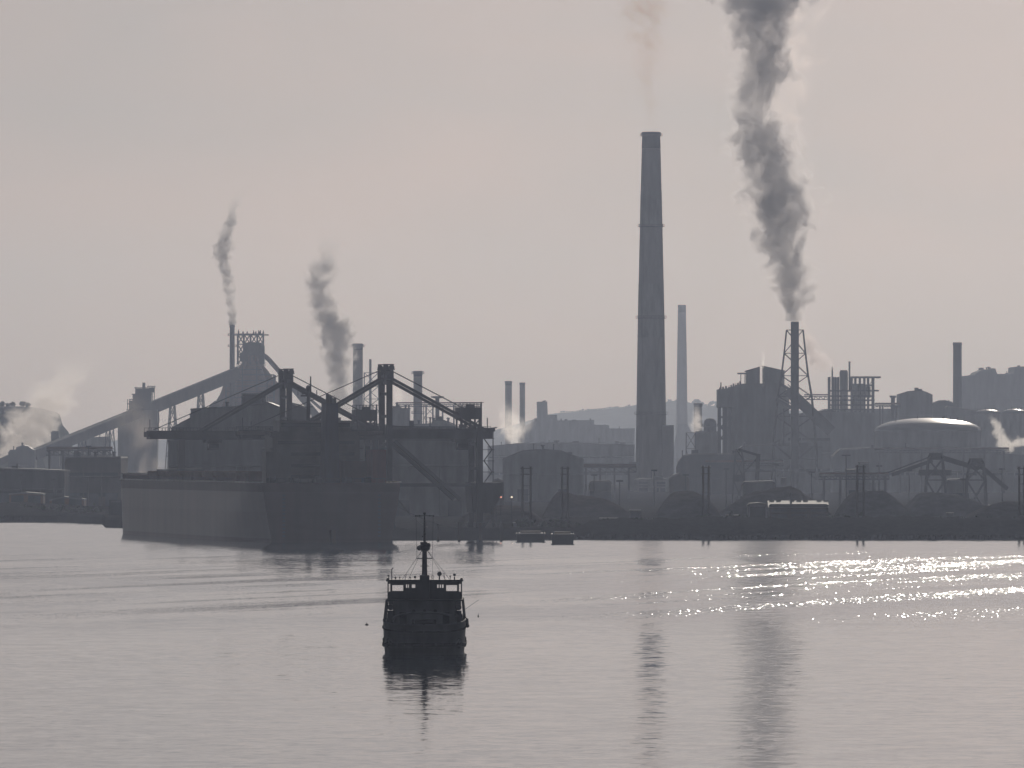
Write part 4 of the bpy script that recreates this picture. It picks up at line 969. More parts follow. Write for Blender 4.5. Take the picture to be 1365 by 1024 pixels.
def make_bulker():
    sx, sy = X(442, 2325), 2325
    t = thing('bulk_carrier', 'huge bulk carrier moored under the cranes, pale grey side, broad dark stern toward us', 'ship', (sx, sy, 0), local=True, rz=R(10.4))
    L_, B = 284.0, 20.0; TOP = 15.4
    def hb(y, z):
        zz = max(0, min(1, z/TOP))
        ls = 20 + 46*(1-zz)**1.15; b0 = 18.0 - 2.4*(1-zz)**1.3
        lb = 44 - 6*zz
        s = b0 + (B-b0)*math.sin(min(1, y/ls)*math.pi/2)
        q = max(0, min(1, (L_-y)/lb)); s *= (1-(1-q)**2.2)**(1/1.7) if q < 1 else 1
        return max(.05, s)
    def sheer(y): return TOP + (1.6 if y > 262 else 0)
    ys = [0, 1.5, 3, 5, 8, 11, 15, 20, 26, 32, 40, 50, 70, 100, 130, 160, 190, 215, 232, 240, 246, 252, 258, 262, 262.5, 267, 271, 275, 278, 280.5, 282.5, 283.6, 284]
    zs = [-2.5, 0, .5, 1, 2, 3.5, 5, 6.5, 7.9, 9.5, 11, 12.2, 13.2, 14.3]
    vs = []; nz_ = len(zs)+1
    for y in ys:
        row = zs + [sheer(y)]
        for side in (-1, 1):
            for z in row: vs.append((side*hb(y, z), y, z))
    fs = []
    W2 = nz_*2
    for i in range(len(ys)-1):
        for side in (0, 1):
            for k in range(nz_-1):
                a = i*W2 + side*nz_ + k; fs.append((a, a+1, a+W2+1, a+W2))
        a = i*W2 + nz_-1; fs.append((a, a+nz_, a+nz_+W2, a+W2))      # deck
    fs.append([k for k in range(nz_)] + [nz_+k for k in range(nz_-1, -1, -1)])     # transom
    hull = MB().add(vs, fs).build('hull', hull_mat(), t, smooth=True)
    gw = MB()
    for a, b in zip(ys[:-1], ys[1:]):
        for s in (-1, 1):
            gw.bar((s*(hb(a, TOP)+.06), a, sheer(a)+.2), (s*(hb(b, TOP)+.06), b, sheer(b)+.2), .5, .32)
    gw.build('gunwale', M['white'], t)  # white colour paints in the glint of light along the deck edge
    for k in range(9):
        y0 = 62 + k*21.5
        h = MB().box(-12, 12, y0, y0+16, TOP-.2, TOP+1.5).build('hatch_coaming', M['rust'], t)
        cv = MB().box(-12.4, -.1, y0-.3, y0+16.3, TOP+1.5, TOP+2.4).box(.1, 12.4, y0-.3, y0+16.3, TOP+1.5, TOP+2.4)
        for q in range(6): cv.box(-12.45, 12.45, y0+.8+q*2.8, y0+1.1+q*2.8, TOP+2.38, TOP+2.6)
        sub(cv, 'hatch_cover', M['rust'], h)
    rl = MB()
    for s in (-1, 1):
        for z in (.6, 1.1): rl.bar((s*19.4, 44, TOP+z), (s*19.4, 240, TOP+z), .09)
        for k in range(66): rl.bar((s*19.4, 44+k*3, TOP), (s*19.4, 44+k*3, TOP+1.1), .09)
    rl.build('deck_railing', M['steel'], t)
    fo = MB().box(-1, 1, 268, 270, 17, 27).bar((0, 269, 17), (0, 269, 30), .5); fo.build('foremast', M['ivory'], t)
    MB().box(-6, 6, 264, 277, 16.9, 18.4).build('forecastle_gear', M['steel'], t)
    ac = MB().box(-11, 12, 28, 42, TOP-.2, 28.6)
    for k in range(4): ac.box(-11.8, 12.8, 27.2, 42.6, 18.2+k*3.0, 18.5+k*3.0)
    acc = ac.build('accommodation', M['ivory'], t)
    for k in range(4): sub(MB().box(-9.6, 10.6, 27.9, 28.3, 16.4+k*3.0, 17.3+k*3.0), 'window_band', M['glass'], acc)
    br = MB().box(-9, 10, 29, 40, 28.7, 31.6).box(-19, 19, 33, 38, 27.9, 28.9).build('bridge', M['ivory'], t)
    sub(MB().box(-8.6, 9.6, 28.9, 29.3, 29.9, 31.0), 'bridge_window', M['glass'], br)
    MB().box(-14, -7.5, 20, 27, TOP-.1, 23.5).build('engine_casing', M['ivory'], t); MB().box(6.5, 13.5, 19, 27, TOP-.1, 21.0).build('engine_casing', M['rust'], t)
    MB().box(12.4, 16, 10, 20, TOP-.1, 24).build('store_house', M['redpaint'], t)
    fn = MB().prism([(0.4, TOP), (4.4, TOP), (4.0, 36.0), (0.9, 36.0)], 14, 22).build('funnel', M['funnelblue'], t)
    for x, y, h in ((1.6, 16, 38.4), (2.6, 17.5, 38.0), (3.4, 16.5, 37.4), (2.2, 20, 37.2)): sub(MB().tube((x, y, 35.8), (x, y, h), .55, .5, 8), 'exhaust_pipe', M['steel'], fn)
    rmst = MB().tube((-.6, 34, 31.5), (-.6, 34, 40.8), .55, .4, 8).tube((.0, 34.2, 38), (.0, 34.2, 43.2), .25, .18, 6).box(-2.6, 1.6, 33.6, 34.4, 37.9, 38.3).bar((-3.4, 34, 38.2), (-3.4, 34, 40.6), .14).bar((-2.4, 34, 38.6), (.9, 34, 38.6), .25).bar((-1.6, 34, 35.2), (.6, 34, 35.2), .2)
    rmst.ball((-.6, 34, 40.2), .7, 8).bar((1.6, 34, 38.2), (1.6, 34, 39.6), .2)
    rmst.build('radar_mast', M['steel'], t)
    mg = MB()
    for x in (-15, -9, -3, 5, 10):
        mg.tube((x-.8, 3, TOP+.7), (x+.8, 3, TOP+.7), .9, n=10); mg.box(x-1.2, x+1.2, 5, 6, TOP-.1, TOP+1.3)
    for k in range(17): mg.bar((-16+k*2, .6, TOP), (-16+k*2, .6, TOP+1.1), .09)
    mg.bar((-16, .6, TOP+1.1), (16, .6, TOP+1.1), .09)
    mg.build('mooring_gear', M['steel'], t)
    ml = MB()
    for (a, b) in (((-15, .3, TOP+.3), (26, 34, 3.2)), ((8, .3, TOP+.3), (44, 60, 3.2)), ((15, .3, TOP+.3), (40, 85, 3.2)), ((17, 4, TOP+.3), (34, 120, 3.4))):
        a, b = Vector(a), Vector(b); pp = [a.lerp(b, k/8) - Vector((0, 0, 4*(k/8)*(1-k/8)*2.2)) for k in range(9)]
        ml.path(pp, .09, 5)
    ml.build('mooring_line', M['rope'], t)
    dm = MB()
    for x in (-12.5, 12.5):
        for k in range(12): dm.box(x-.35, x+.35, -.12, .05, 1.5+k*.95, 1.9+k*.95)
    dm.build('draught_marks', M['greywhite'], t)
    rd = MB().box(-.5, .5, -3.5, 2.5, -2, 3.2); rd.build('rudder', M['rust'], t)
make_bulker()

# ================================================================== barges and small floats by the shore
def barge(label, px0, px1, D, h, group):
    x0, x1 = X(px0, D), X(px1, D); cx_ = (x0+x1)/2; hw = (x1-x0)/2
    t = thing('barge', label, 'barge', (cx_, D, 0), group, local=True)
    MB().prism([(-hw+.3, -.6), (hw-.3, -.6), (hw, h), (-hw, h)], 0, 22).build('hull', M['blackpaint'], t)
    MB().box(-hw-.12, hw+.12, -.12, 22.1, h-.35, h-.1).build('rubbing_strip', M['rubber'], t)
    MB().box(-hw*.7, hw*.7, 6, 18, h+.01, h+.5).build('hatch', M['rust'], t)
    bm_ = MB()
    for x in (-hw+.5, hw-.5): bm_.tube((x, 1, h), (x, 1, h+.6), .16, .2, 8)
    bm_.build('bollards', M['steel'], t)
    for k in range(3):
        tm = MB(); x = -hw*.6 + k*hw*.6; a = 2*math.pi/10
        for q in range(10): tm.bar((x+.45*math.cos(q*a), -.2, h-.75+.45*math.sin(q*a)), (x+.45*math.cos(q*a+a), -.2, h-.75+.45*math.sin(q*a+a)), .22)
        tm.build('fender_tyre', M['rubber'], t)
barge('low dark barge moored end-on at the quay, right one of two, squarer and nearer', 735, 765.5, 2290, 2.5, 'barges at the quay')
barge('low dark barge moored end-on at the quay, left one of two, a little wider', 688, 727, 2345, 2.2, 'barges at the quay')
def buoy(label, px, py, r, h, name='buoy'):
    D = F*H/(py-HY); x = X(px, D)
    t = thing(name, label, 'buoy', (x, D, 0), None, local=True)
    MB().lathe(0, 0, [(r*.6, -r*.5), (r, 0), (r*.95, h*.35), (r*.4, h*.55)], 14).build('float', M['blackpaint'], t, smooth=True)
    MB().tube((0, 0, h*.5), (0, 0, h), r*.16+.02, r*.12+.02, 8).build('staff', M['blackpaint'], t)
buoy('tiny dark float on the calm water left of the workboat', 489, 833.5, .24, .35)
buoy('tiny slim dark marker float on the water right of the workboat', 637.5, 822.5, .10, .5)

# ================================================================== the workboat seen from astern
def make_boat():
    D = 1040.5; bx = X(565, D)
    t = thing('workboat', 'dark workboat seen from astern in the middle of the harbour with a tall mast', 'boat', (bx, D, 0), local=True)
    HB, LEN = 4.78, 31.0
    def plan(y, k=1.0):
        if y < 4.5: u = 1-y/4.5; return HB*k*(1-u**2.6)**(1/2.6) if u < 1 else 0.02
        if y > 19: u = (y-19)/(LEN-19); return max(.03, HB*k*(1-u**2.2))
        return HB*k
    def railz(y): return 3.42 + .48*min(1, y/4.0) + (1.4*((y-18)/13)**2 if y > 18 else 0)
    ys = [0, .06, .25, .6, 1.1, 1.8, 2.7, 3.6, 4.5, 6, 8, 11, 14, 17, 19, 21, 23, 25, 27, 29, 30.2, 31]
    rows = []
    def ring(y):
        rz_ = railz(y); deck = min(rz_-.9, 2.7 + max(0, (y-18)*.12)); o = []
        for k, z in ((.80, -1.2), (.955, 0.0), (.975, 1.0), (.985, 1.9), (.995, 2.8), (1.0, rz_)): o.append((plan(y, k), z))
        inn = max(.01, plan(y) - .16); o += [(inn, rz_), (inn*.99, deck)]
        return o
    vs = []; n = 8
    for y in ys:
        rg = ring(y); yy = y
        for s in (-1, 1):
            for b, z in rg: vs.append((s*b, yy + (.17 if (b, z) in rg[6:] and y == 0 else 0), z))
    fs = []
    for i in range(len(ys)-1):
        for s in (0, 1):
            for k in range(n-1):
                a = i*2*n + s*n + k; fs.append((a, a+1, a+2*n+1, a+2*n))
        a = i*2*n + n-1; fs.append((a, a+n, a+3*n, a+2*n))
    e_ = (len(ys)-1)*2*n
    for k in range(n-1): fs.append((k, k+1, n+k+1, n+k)); fs.append((e_+k, e_+k+1, e_+n+k+1, e_+n+k))
    hull = MB().add(vs, fs).build('hull', M['boathull'], t, smooth=True)
    def belt(z, r, name, m, k=1.0, ymax=27):
        mb = MB(); yy = [y for y in ys if y <= ymax]
        for s in (-1, 1):
            for a, b in zip(yy[:-1], yy[1:]): mb.bar((s*(plan(a, k)+.04), a-.04*(a < 1), z(a)), (s*(plan(b, k)+.04), b-.04*(b < 1), z(b)), r*2, r*2.2)
        return mb.build(name, m, t)
    belt(lambda y: 1.15, .16, 'rubbing_strake', M['rubber'], .978)
    belt(lambda y: railz(y)-.75, .08, 'rubbing_strake', M['rubber'], .996)
    belt(lambda y: railz(y)+.04, .07, 'rail_cap', M['greywhite'], .985)
    # tyre fenders low on the quarter, one at the rail to starboard
    def tyre(x, y, z, nx, ny, r=.42):
        ft = MB()
        for q in range(12):
            a, b = 2*math.pi*q/12, 2*math.pi*(q+1)/12
            P_ = lambda w: (x + ny*r*math.cos(w), y - nx*r*math.cos(w), z + r*math.sin(w))
            ft.tube(P_(a), P_(b), .17, .17, 6)
        ft.build('fender_tyre', M['rubber'], t)
    for y in (1.6, 6, 11):
        for s in (-1, 1): tyre(s*(plan(y)*.985-.02), y, 1.35 + .0*y, s*min(1, y/3), -1+min(1, y/3))
    hg = MB().tube((4.98, 5.0, 4.1), (4.98, 5.0, 3.3), .14, .2, 8).ball((5.02, 5.0, 3.25), .22, 8).bar((4.7, 5, 4.3), (5.0, 5, 4.05), .12)
    hg.ball((4.95, 5.2, 3.75), .2, 8); hg.build('hanging_fender', M['rubber'], t)
    # deckhouse with open side passages
    dh = MB().box(-3.7, 3.7, 8.6, 23, 2.6, 6.1).build('deckhouse', M['greywhite'], t)
    dw = MB().box(-2.9, -2.1, 8.5, 8.65, 2.75, 4.75).box(2.1, 2.9, 8.5, 8.65, 2.75, 4.75); sub(dw, 'door', M['navy'], dh)
    for x in (-1.25, 0, 1.25): sub(MB().tube((x, 8.5, 4.9), (x, 8.66, 4.9), .2, .2, 14), 'porthole', M['glass'], dh)
    MB().box(-4.45, 4.45, 7.2, 24, 6.1, 6.28).build('boat_deck', M['deckpaint'], t)
    ps = MB()
    for s in (-1, 1):
        for y in (5.6, 7.4, 9.4, 12, 15, 18, 21): ps.bar((s*4.66, y, railz(y)-.05), (s*4.42, y, 6.2), .2, .28)
        ps.bar((s*4.66, 5.6, railz(5)+.0), (s*4.42, 7.4, 6.2), .2, .2)
        for z, a in ((4.6, .06), (5.2, .09)): ps.bar((s*(4.66-a), 5.6, z), (s*(4.66-a), 15, z), .07)
    ps.build('passage_stanchions', M['navy'], t)
    for s in (-1, 1):      # stowed gear along the passages: raft canister, vent
        MB().tube((s*3.95, 8.2, 5.35), (s*3.95, 9.6, 5.35), .36, .36, 14).build('raft_canister', M['navy'], t, smooth=True)
        MB().box(s*3.5, s*4.3, 8.2, 9.5, 4.4, 4.95).build('raft_cradle', M['navy'], t)
        MB().box(s*3.6, s*4.36, 10.4, 22, 2.6, 4.5).build('side_locker', M['navy'], t); MB().box(s*3.6, s*4.2, 10.6, 20, 5.2, 6.05).build('side_locker', M['navy'], t)
    # bridge: walls with real openings fore and aft
    z0, z1, za, zb = 6.28, 8.36, 7.16, 7.92
    bw = MB()
    def wall(y0, y1, holes):
        xs = sorted(set([-4.34, 4.34] + [v for h in holes for v in h]))
        for a, b in zip(xs[:-1], xs[1:]):
            if any(abs(h[0]-a) < 1e-6 and abs(h[1]-b) < 1e-6 for h in holes):
                bw.box(a, b, y0, y1, z0, za if b-a > .5 else za-.08); bw.box(a, b, y0, y1, zb if b-a > .5 else zb+.14, z1)
            else: bw.box(a, b, y0, y1, z0, z1)
    big = [(-4.24, -4.0), (-3.78, -2.5), (2.5, 3.78), (4.0, 4.24)]
    wall(9.6, 9.75, big + [(-2.18, -2.02), (-1.92, -1.82), (-1.5, -1.1), (1.45, 1.62), (1.75, 1.9), (2.02, 2.2)])
    wall(14.2, 14.35, [(-4.26, -3.98), (-3.85, -2.42), (-2.3, -.9), (-.7, .7), (.9, 2.3), (2.42, 3.85), (3.98, 4.26)])
    for s in (-1, 1): bw.box(s*4.34, s*4.24, 9.75, 14.2, z0, 7.1).box(s*4.34, s*4.24, 9.75, 14.2, 8.0, z1); 
    bwo = bw.build('wheelhouse', M['navy'], t)
    inn = MB().box(-2.45, 2.45, 11.5, 13.2, z0, 7.55).box(-2.4, -2.3, 9.8, 14.1, z0, z1-.02).box(2.3, 2.4, 9.8, 14.1, z0, z1-.02)
    sub(inn, 'helm_console', M['navy'], bwo)
    MB().box(-4.5, 4.5, 9.2, 14.7, 8.36, 8.56).box(-4.42, -4.16, 9.3, 14.5, 8.54, 8.74).box(4.16, 4.42, 9.3, 14.5, 8.54, 8.74).build('wheelhouse_roof', M['navy'], t)
    # mast and its trunk
    MB().box(-.56, .56, 8.2, 9.4, 6.28, 9.1).build('mast_trunk', M['navy'], t)
    mt = MB().tube((0, 8.8, 9.05), (0, 8.8, 12.1), .33, .27, 14); mast = mt.build('mast', M['navy'], t, smooth=True)
    pf = MB().lathe(0, 8.8, [(.3, 11.85), (.62, 12.1), (.64, 12.5), (.42, 12.75), (.2, 12.95)], 16).ball((-.62, 8.6, 12.25), .3, 8).ball((.45, 8.6, 12.6), .26, 8).box(-.5, .3, 8.4, 8.7, 12.7, 12.95)
    sub(pf, 'radar_platform', M['navy'], mast, True)
    tp = MB().tube((0, 8.8, 12.7), (0, 8.8, 16.2), .13, .09, 10).ball((0, 8.8, 16.28), .17, 8).bar((-1.1, 8.8, 16.02), (1.1, 8.8, 16.02), .07).ball((0, 8.65, 14.6), .14, 8).ball((0, 8.65, 15.4), .13, 8).ball((-.24, 8.65, 13.6), .1, 6).bar((-.24, 8.65, 13.6), (0, 8.7, 13.6), .05).ball((.02, 8.65, 13.9), .16, 8)
    for x in (-1.05, -.6, .6, 1.05): tp.bar((x, 8.8, 15.9), (x, 8.8, 16.12), .06)
    sub(tp, 'topmast', M['navy'], mast)
    sp = MB().bar((-.95, 8.7, 11.05), (.95, 8.7, 11.05), .1).bar((-.5, 8.7, 10.15), (.5, 8.7, 10.15), .08)
    sub(sp, 'spreader', M['navy'], mast)
    st = MB()
    for a, b in (((-.3, 8.8, 12.0), (-2.6, 9.4, 8.6)), ((-.3, 8.8, 12.0), (-1.9, 9.4, 8.6)), ((.3, 8.8, 12.0), (2.4, 9.4, 8.6)), ((.3, 8.8, 12.0), (2.9, 9.4, 8.6)), ((-1.0, 8.8, 16.0), (-.9, 8.7, 11.0)), ((1.0, 8.8, 16.0), (.9, 8.7, 11.0)), ((.9, 8.7, 11.05), (.95, 9.4, 8.6)), ((0, 8.8, 16.0), (0, 30.2, 5.6))):
        st.bar(a, b, .028)
    sub(st, 'stays', M['rope'], mast)
    # small gear on the wheelhouse roof
    def item(name, mb): mb.build(name, M['navy'], t)
    item('searchlight', MB().tube((1.72, 9.8, 8.5), (1.72, 9.8, 8.95), .08, .08, 8).tube((1.72, 9.65, 9.22), (1.72, 9.95, 9.22), .27, .27, 14))
    item('searchlight', MB().tube((3.48, 9.8, 8.5), (3.48, 9.8, 8.9), .07, .07, 8).ball((3.48, 9.8, 9.12), .17, 8))
    item('lamp', MB().tube((-4.22, 9.8, 8.7), (-4.22, 9.8, 9.0), .05, .05, 6).lathe(-4.22, 9.8, [(.04, 8.96), (.15, 9.0), (.13, 9.08), (.03, 9.12)], 10))
    item('flagstaff', MB().bar((-3.84, 9.8, 8.5), (-3.84, 9.8, 9.8), .09).bar((-3.84, 9.8, 9.75), (-3.66, 9.8, 9.95), .1))
    for x, h, r in ((-3.4, 8.78, .12), (-2.9, 8.82, .09), (-1.7, 8.82, .09), (-1.12, 8.86, .15), (2.98, 8.9, .09)): item('roof_vent', MB().tube((x, 9.8, 8.5), (x, 9.8, h), .04, .04, 6).ball((x, 9.8, h), r, 8))
    item('whip_aerial', MB().bar((-2.3, 9.8, 8.5), (-2.15, 9.8, 9.2), .06)); item('whip_aerial', MB().bar((2.38, 9.8, 8.5), (2.22, 9.8, 9.3), .07)); item('whip_aerial', MB().bar((2.98, 9.8, 8.5), (2.98, 9.8, 9.12), .04))
    lm = MB()
    for x in (.82, 1.02): lm.bar((x, 9.5, 8.5), (x, 9.5, 9.1), .04)
    for k in range(3): lm.bar((.82, 9.5, 8.65+k*.2), (1.02, 9.5, 8.65+k*.2), .03)
    item('ladder', lm)
    # aft deck: tow arch, winch, hatch
    ar = MB(); pts = [(3.7*math.sin(a), 6.2, 3.0+1.75*math.cos(a)**.35) for a in [R(-86+k*8.6) for k in range(21)]]
    ar.path(pts, .13, 8); ar.build('tow_arch', M['greywhite'], t)
    MB().tube((-1.1, 4.6, 3.5), (1.1, 4.6, 3.5), .55, .55, 16).box(-1.4, -1.15, 4.1, 5.1, 2.6, 4.0).box(1.15, 1.4, 4.1, 5.1, 2.6, 4.0).build('winch', M['blackpaint'], t)
    bl = MB()
    for x in (-2.6, -2.1, 2.1, 2.6): bl.tube((x, 2.2, 2.6), (x, 2.2, 3.3), .12, .14, 8)
    bl.build('bitts', M['blackpaint'], t)
    MB().bar((4.75, 7.5, 5.15), (6.35, 7.5, 6.25), .035).build('boom_rod', M['navy'], t)
    an = MB().box(-.9, .9, -.06, .1, 2.35, 2.75); 
    return t
make_boat()

# ================================================================== smoke and steam
def plume(label, pts, D, dens, col=(.8, .78, .78), ani=.5, feat=6.0, edge=1.6, axis='Z', fade=(.02, .2), soft=.5, seed=0.0, name='smoke_plume', cat='smoke', ydepth=1.0, step=.5, warp=.5, bias=0.0, root=0.0):
    """pts: (px, row, width px) from the source outwards; a tube of noisy air round that line"""
    P3 = [W(px, py, D) for px, py, _ in pts]; rad = [w*D/F/2 for _, _, w in pts]
    o3 = P3[0]
    loc = [p - o3 for p in P3]
    U = [p.z if axis == 'Z' else p.x for p in loc]; V = [p.x if axis == 'Z' else p.z for p in loc]
    u1 = U[-1]; ts = [u/u1 for u in U]
    vmin, vmax = min(V), max(V); vs_ = max(1e-3, vmax-vmin); rmax = max(rad)
    m = bpy.data.materials.new(name); m.use_nodes = True; nt = m.node_tree; N = nt.nodes; L = nt.links
    N.remove(N['Principled BSDF'])
    tc = N.new('ShaderNodeTexCoord'); sp = N.new('ShaderNodeSeparateXYZ')
    def math_(op, a, b=None, c=None, clamp=False):
        n = N.new('ShaderNodeMath'); n.operation = op; n.use_clamp = clamp
        for i, q in enumerate((a, b, c)):
            if q is None: continue
            if isinstance(q, (int, float)): n.inputs[i].default_value = q
            else: L.new(q, n.inputs[i])
        return n.outputs[0]
    # warp the lookup so the column curls
    wn = N.new('ShaderNodeTexNoise'); wn.inputs['Scale'].default_value = 1/(feat*2.6); wn.inputs['Detail'].default_value = 1
    of = N.new('ShaderNodeVectorMath'); of.operation = 'ADD'; of.inputs[1].default_value = (seed*31.7, seed*17.3, seed*9.1); L.new(tc.outputs['Object'], of.inputs[0])
    L.new(of.outputs[0], wn.inputs['Vector'])
    w1 = N.new('ShaderNodeVectorMath'); w1.operation = 'SUBTRACT'; w1.inputs[1].default_value = (.5, .5, .5); L.new(wn.outputs['Color'], w1.inputs[0])
    w2 = N.new('ShaderNodeVectorMath'); w2.operation = 'SCALE'; w2.inputs['Scale'].default_value = feat*warp*3; L.new(w1.outputs[0], w2.inputs[0])
    w3 = N.new('ShaderNodeVectorMath'); w3.operation = 'ADD'; L.new(of.outputs[0], w3.inputs[0]); L.new(w2.outputs[0], w3.inputs[1])
    nz = N.new('ShaderNodeTexNoise'); nz.inputs['Scale'].default_value = 1/feat; nz.inputs['Detail'].default_value = 6; nz.inputs['Roughness'].default_value = .62
    L.new(w3.outputs[0], nz.inputs['Vector'])
    L.new(tc.outputs['Object'], sp.inputs[0])
    u = sp.outputs['Z' if axis == 'Z' else 'X']; v = sp.outputs['X' if axis == 'Z' else 'Z']
    t_ = math_('DIVIDE', u, u1)
    def curve(vals):
        c = N.new('ShaderNodeFloatCurve'); cm = c.mapping; cc = cm.curves[0]
        cc.points[0].location = (0, vals[0]); cc.points[1].location = (1, vals[-1])
        for a, b in list(zip(ts, vals))[1:-1]: cc.points.new(min(.999, max(.001, a)), b)
        cm.update(); L.new(t_, c.inputs['Value']); return c.outputs[0]
    cen = math_('MULTIPLY_ADD', curve([(q-vmin)/vs_ for q in V]), vs_, vmin)
    r_ = math_('MAXIMUM', math_('MULTIPLY', curve([q/rmax for q in rad]), rmax), .2)
    dx = math_('DIVIDE', math_('SUBTRACT', v, cen), r_); dy = math_('DIVIDE', sp.outputs['Y'], math_('MULTIPLY', r_, ydepth))
    d = math_('SQRT', math_('ADD', math_('MULTIPLY', dx, dx), math_('MULTIPLY', dy, dy)))
    val = math_('ADD', math_('SUBTRACT', math_('MULTIPLY_ADD', math_('POWER', math_('SUBTRACT', 1.0, t_, None, True), 14), root, 1.0+bias), d), math_('MULTIPLY', math_('SUBTRACT', nz.outputs['Fac'], .5), edge*2))
    mr = N.new('ShaderNodeMapRange'); mr.interpolation_type = 'SMOOTHSTEP'; mr.inputs['From Min'].default_value = 0; mr.inputs['From Max'].default_value = soft; L.new(val, mr.inputs['Value'])
    f0 = N.new('ShaderNodeMapRange'); f0.inputs['From Min'].default_value = 0; f0.inputs['From Max'].default_value = fade[0]; L.new(t_, f0.inputs['Value'])
    f1 = N.new('ShaderNodeMapRange'); f1.interpolation_type = 'SMOOTHSTEP'; f1.inputs['From Min'].default_value = 1; f1.inputs['From Max'].default_value = 1-fade[1]; L.new(t_, f1.inputs['Value'])
    den = math_('MULTIPLY', math_('MULTIPLY', math_('MULTIPLY', mr.outputs[0], f0.outputs[0]), f1.outputs[0]), math_('MULTIPLY_ADD', math_('POWER', math_('SUBTRACT', 1.0, t_, None, True), 14), dens*5*root, dens))
    pv = N.new('ShaderNodeVolumePrincipled'); pv.inputs['Color'].default_value = (*col, 1); pv.inputs['Anisotropy'].default_value = ani
    L.new(den, pv.inputs['Density']); L.new(pv.outputs[0], N['Material Output'].inputs['Volume'])
    m.cycles.volume_step_rate = step
    # closed tube that bounds the smoke
    ring = 12; k = 1.0 + .42*edge + bias
    vs = []; fs = []
    for i, (p, r) in enumerate(zip(loc, rad)):
        r = r*k + .4
        for q in range(ring):
            a = 2*math.pi*q/ring
            if axis == 'Z': vs.append((p.x + r*math.cos(a), r*ydepth*math.sin(a), p.z))
            else: vs.append((p.x, r*ydepth*math.sin(a), p.z + r*math.cos(a)))
    n = len(loc)
    for i in range(n-1):
        for q in range(ring): fs.append((i*ring+q, i*ring+(q+1) % ring, (i+1)*ring+(q+1) % ring, (i+1)*ring+q))
    fs += [tuple(range(ring-1, -1, -1)), tuple(range((n-1)*ring, n*ring))]
    o = MB().add([Vector(q) + o3 for q in vs], fs).build(name, m, None, origin=o3)
    return tag(o, label, cat)

plume('thick dark smoke column rising from the stack inside the lattice derrick',
      [(1059.5, 429, 13), (1059, 418, 16), (1057, 402, 26), (1055, 382, 36), (1051, 355, 40), (1044, 325, 46), (1042, 290, 60), (1038, 258, 66), (1026, 225, 54), (1019, 195, 58), (1010, 165, 46), (1004, 143, 38), (1010, 122, 42), (1020, 95, 54), (1018, 62, 50), (1012, 30, 56), (1022, -5, 90), (1030, -50, 110)],
      4300, .155, (.968, .95, .957), .52, 7.5, 2.9, fade=(.004, .12), seed=1, soft=.35, step=.2, bias=.36, warp=.8, root=.3)
plume('smoke curling up from the slim steel chimney beside the blast furnace',
      [(309.5, 434, 6), (309.5, 420, 8), (307, 400, 10), (305, 380, 13), (301, 360, 15), (297, 342, 18), (298, 326, 19), (302, 310, 15), (308, 296, 15), (310, 282, 12), (316, 268, 13), (324, 256, 14), (332, 246, 14)],
      5342, .30, (.95, .93, .93), .45, 3.4, 2.4, fade=(.004, .3), seed=2, soft=.6, step=.2, bias=.4, warp=.9, root=.4)
plume('dark smoke rising from behind the screen house between the two crane masts',
      [(452, 556, 22), (452, 535, 24), (452, 510, 26), (450, 485, 30), (449, 460, 34), (447, 440, 40), (438, 420, 34), (430, 400, 28), (426, 380, 26), (430, 358, 30), (436, 338, 24), (438, 322, 26), (434, 305, 28)],
      5300, .2, (.95, .93, .93), .45, 5.5, 2.4, fade=(.02, .3), seed=3, soft=.6, step=.2, bias=.4, warp=.9)
plume('billowing bright steam behind the long conveyor at far left',
      [(6, 616, 40), (22, 600, 52), (38, 580, 60), (52, 556, 60), (64, 535, 54), (78, 512, 52), (96, 490, 60), (118, 470, 76)],
      5450, .095, (.985, .95, .93), .6, 10.0, 2.2, fade=(.02, .75), seed=4, soft=.8, step=.3, bias=.3, warp=.8)
plume('thin brownish dust and steam drifting between the long conveyor and the ship bow',
      [(196, 650, 66), (196, 625, 76), (192, 600, 80), (184, 572, 76), (172, 545, 70), (156, 515, 70), (142, 490, 70)],
      5225, .016, (.97, .88, .82), .72, 12.0, 1.9, fade=(.1, .8), seed=5, soft=1.4, step=.3, warp=.8)
plume('pale pink steam blown to the left from a thin vent stack on the open-framed plant',
      [(1112, 488, 10), (1104, 486, 18), (1095, 481, 26), (1086, 474, 34), (1078, 463, 42), (1070, 450, 48), (1058, 436, 50)],
      5000, .12, (.965, .9, .89), .55, 4.5, 2.3, axis='X', fade=(.02, .5), seed=6, soft=.7, step=.2, bias=.2, warp=.8)
plume('bright curl of steam below the domed tanks at the right edge, upright part',
      [(1341, 600, 18), (1338, 592, 22), (1333, 580, 18), (1330, 570, 15), (1325, 560, 14), (1322, 553, 10)],
      4900, .17, (.99, .97, .95), .7, 3.2, 1.5, fade=(.08, .3), seed=7, soft=.5, step=.25, name='steam_plume', cat='steam')
plume('bright steam jet lying level at the right edge below the domed tanks',
      [(1375, 590, 16), (1362, 588, 15), (1352, 593, 17), (1343, 597, 18), (1336, 595, 16)],
      4900, .17, (.99, .97, .95), .7, 3.2, 1.5, axis='X', fade=(.05, .2), seed=8, soft=.5, step=.25, name='steam_plume', cat='steam')
plume('white steam burst at the foot of the thin twin chimneys',
      [(690, 598, 16), (686, 588, 26), (682, 574, 34), (680, 560, 30), (676, 545, 22), (672, 532, 14)],
      6750, .10, (.98, .96, .95), .75, 4.5, 1.5, fade=(.08, .5), seed=9, soft=.7, step=.3, name='steam_plume', cat='steam')
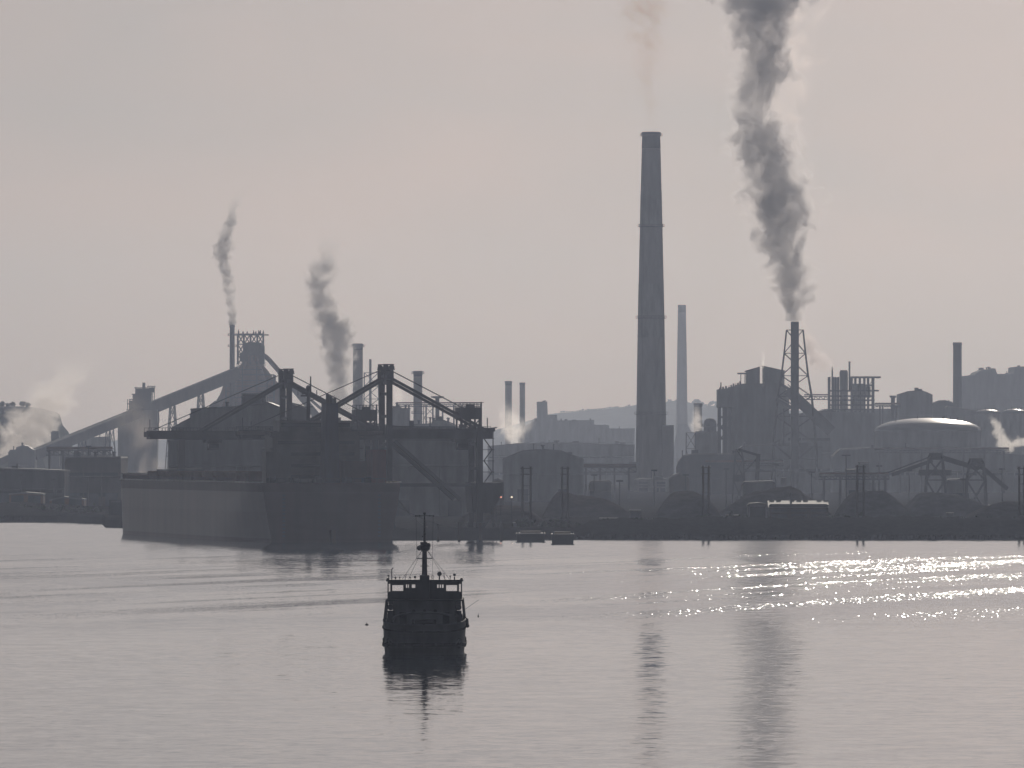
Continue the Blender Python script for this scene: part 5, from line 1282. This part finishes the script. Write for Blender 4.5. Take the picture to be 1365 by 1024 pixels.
plume('steam drifting right from the thin twin chimneys toward the square mill tower',
      [(672, 580, 30), (690, 575, 30), (705, 566, 24), (718, 556, 16)],
      6800, .045, (.98, .96, .95), .75, 5, 1.4, axis='X', fade=(.1, .4), seed=10, soft=.9, step=.4, name='steam_plume', cat='steam')
plume('faint brown smoke haze spreading upward from the tallest chimney',
      [(868, 174, 18), (867, 150, 22), (866, 120, 30), (864, 90, 44), (862, 50, 62), (860, 10, 84), (858, -40, 110)],
      4800, .06, (.88, .68, .54), .4, 10, 2.2, fade=(.05, .1), seed=11, soft=1.8, step=.4, warp=.9)
plume('thin grey wisp trailing up from the slender distant chimney',
      [(909, 404, 7), (905, 394, 8), (900, 384, 9), (895, 373, 9), (890, 362, 9)],
      9300, .012, (.6, .6, .62), .3, 6, 1.0, fade=(.1, .5), seed=12, soft=.9, step=.4)
plume('narrow white steam jet standing between the two gabled roof houses of the sinter plant',
      [(1017.5, 516, 4.5), (1017.3, 506, 4), (1016.8, 497, 4.4), (1017, 488, 4.6), (1017.5, 478, 6), (1018, 466, 8)],
      4600, .6, (.99, .97, .95), .75, 1.8, 1.0, fade=(.03, .75), seed=13, soft=.6, step=.3, name='steam_plume', cat='steam')
plume('ragged steam about the stub chimney right of the slender distant chimney',
      [(930, 578, 14), (928, 568, 18), (928, 556, 15), (929, 546, 11), (930, 538, 9)],
      5900, .12, (.98, .95, .94), .75, 4, 1.3, fade=(.1, .4), seed=14, soft=.7, step=.3, name='steam_plume', cat='steam')
plume('pinkish sunlit vapour drifting right of the top of the dark smoke column',
      [(1062, 290, 36), (1060, 240, 50), (1052, 190, 60), (1042, 140, 70), (1042, 90, 84), (1036, 40, 104), (1030, 0, 130), (1030, -45, 150)],
      4335, .045, (.985, .9, .875), .62, 11, 3.0, fade=(.35, .1), seed=15, soft=1.6, step=.3, bias=.0, warp=1.0)
plume('small pink puff between the nearer crane mast and the shorter straight chimney',
      [(532, 540, 12), (531, 530, 18), (530, 520, 16), (528, 510, 10)],
      5600, .07, (.98, .92, .9), .75, 4, 1.2, fade=(.2, .5), seed=16, soft=.8, step=.35, name='steam_plume', cat='steam')

for o in bpy.data.objects:
    if '_o' in o: del o['_o']
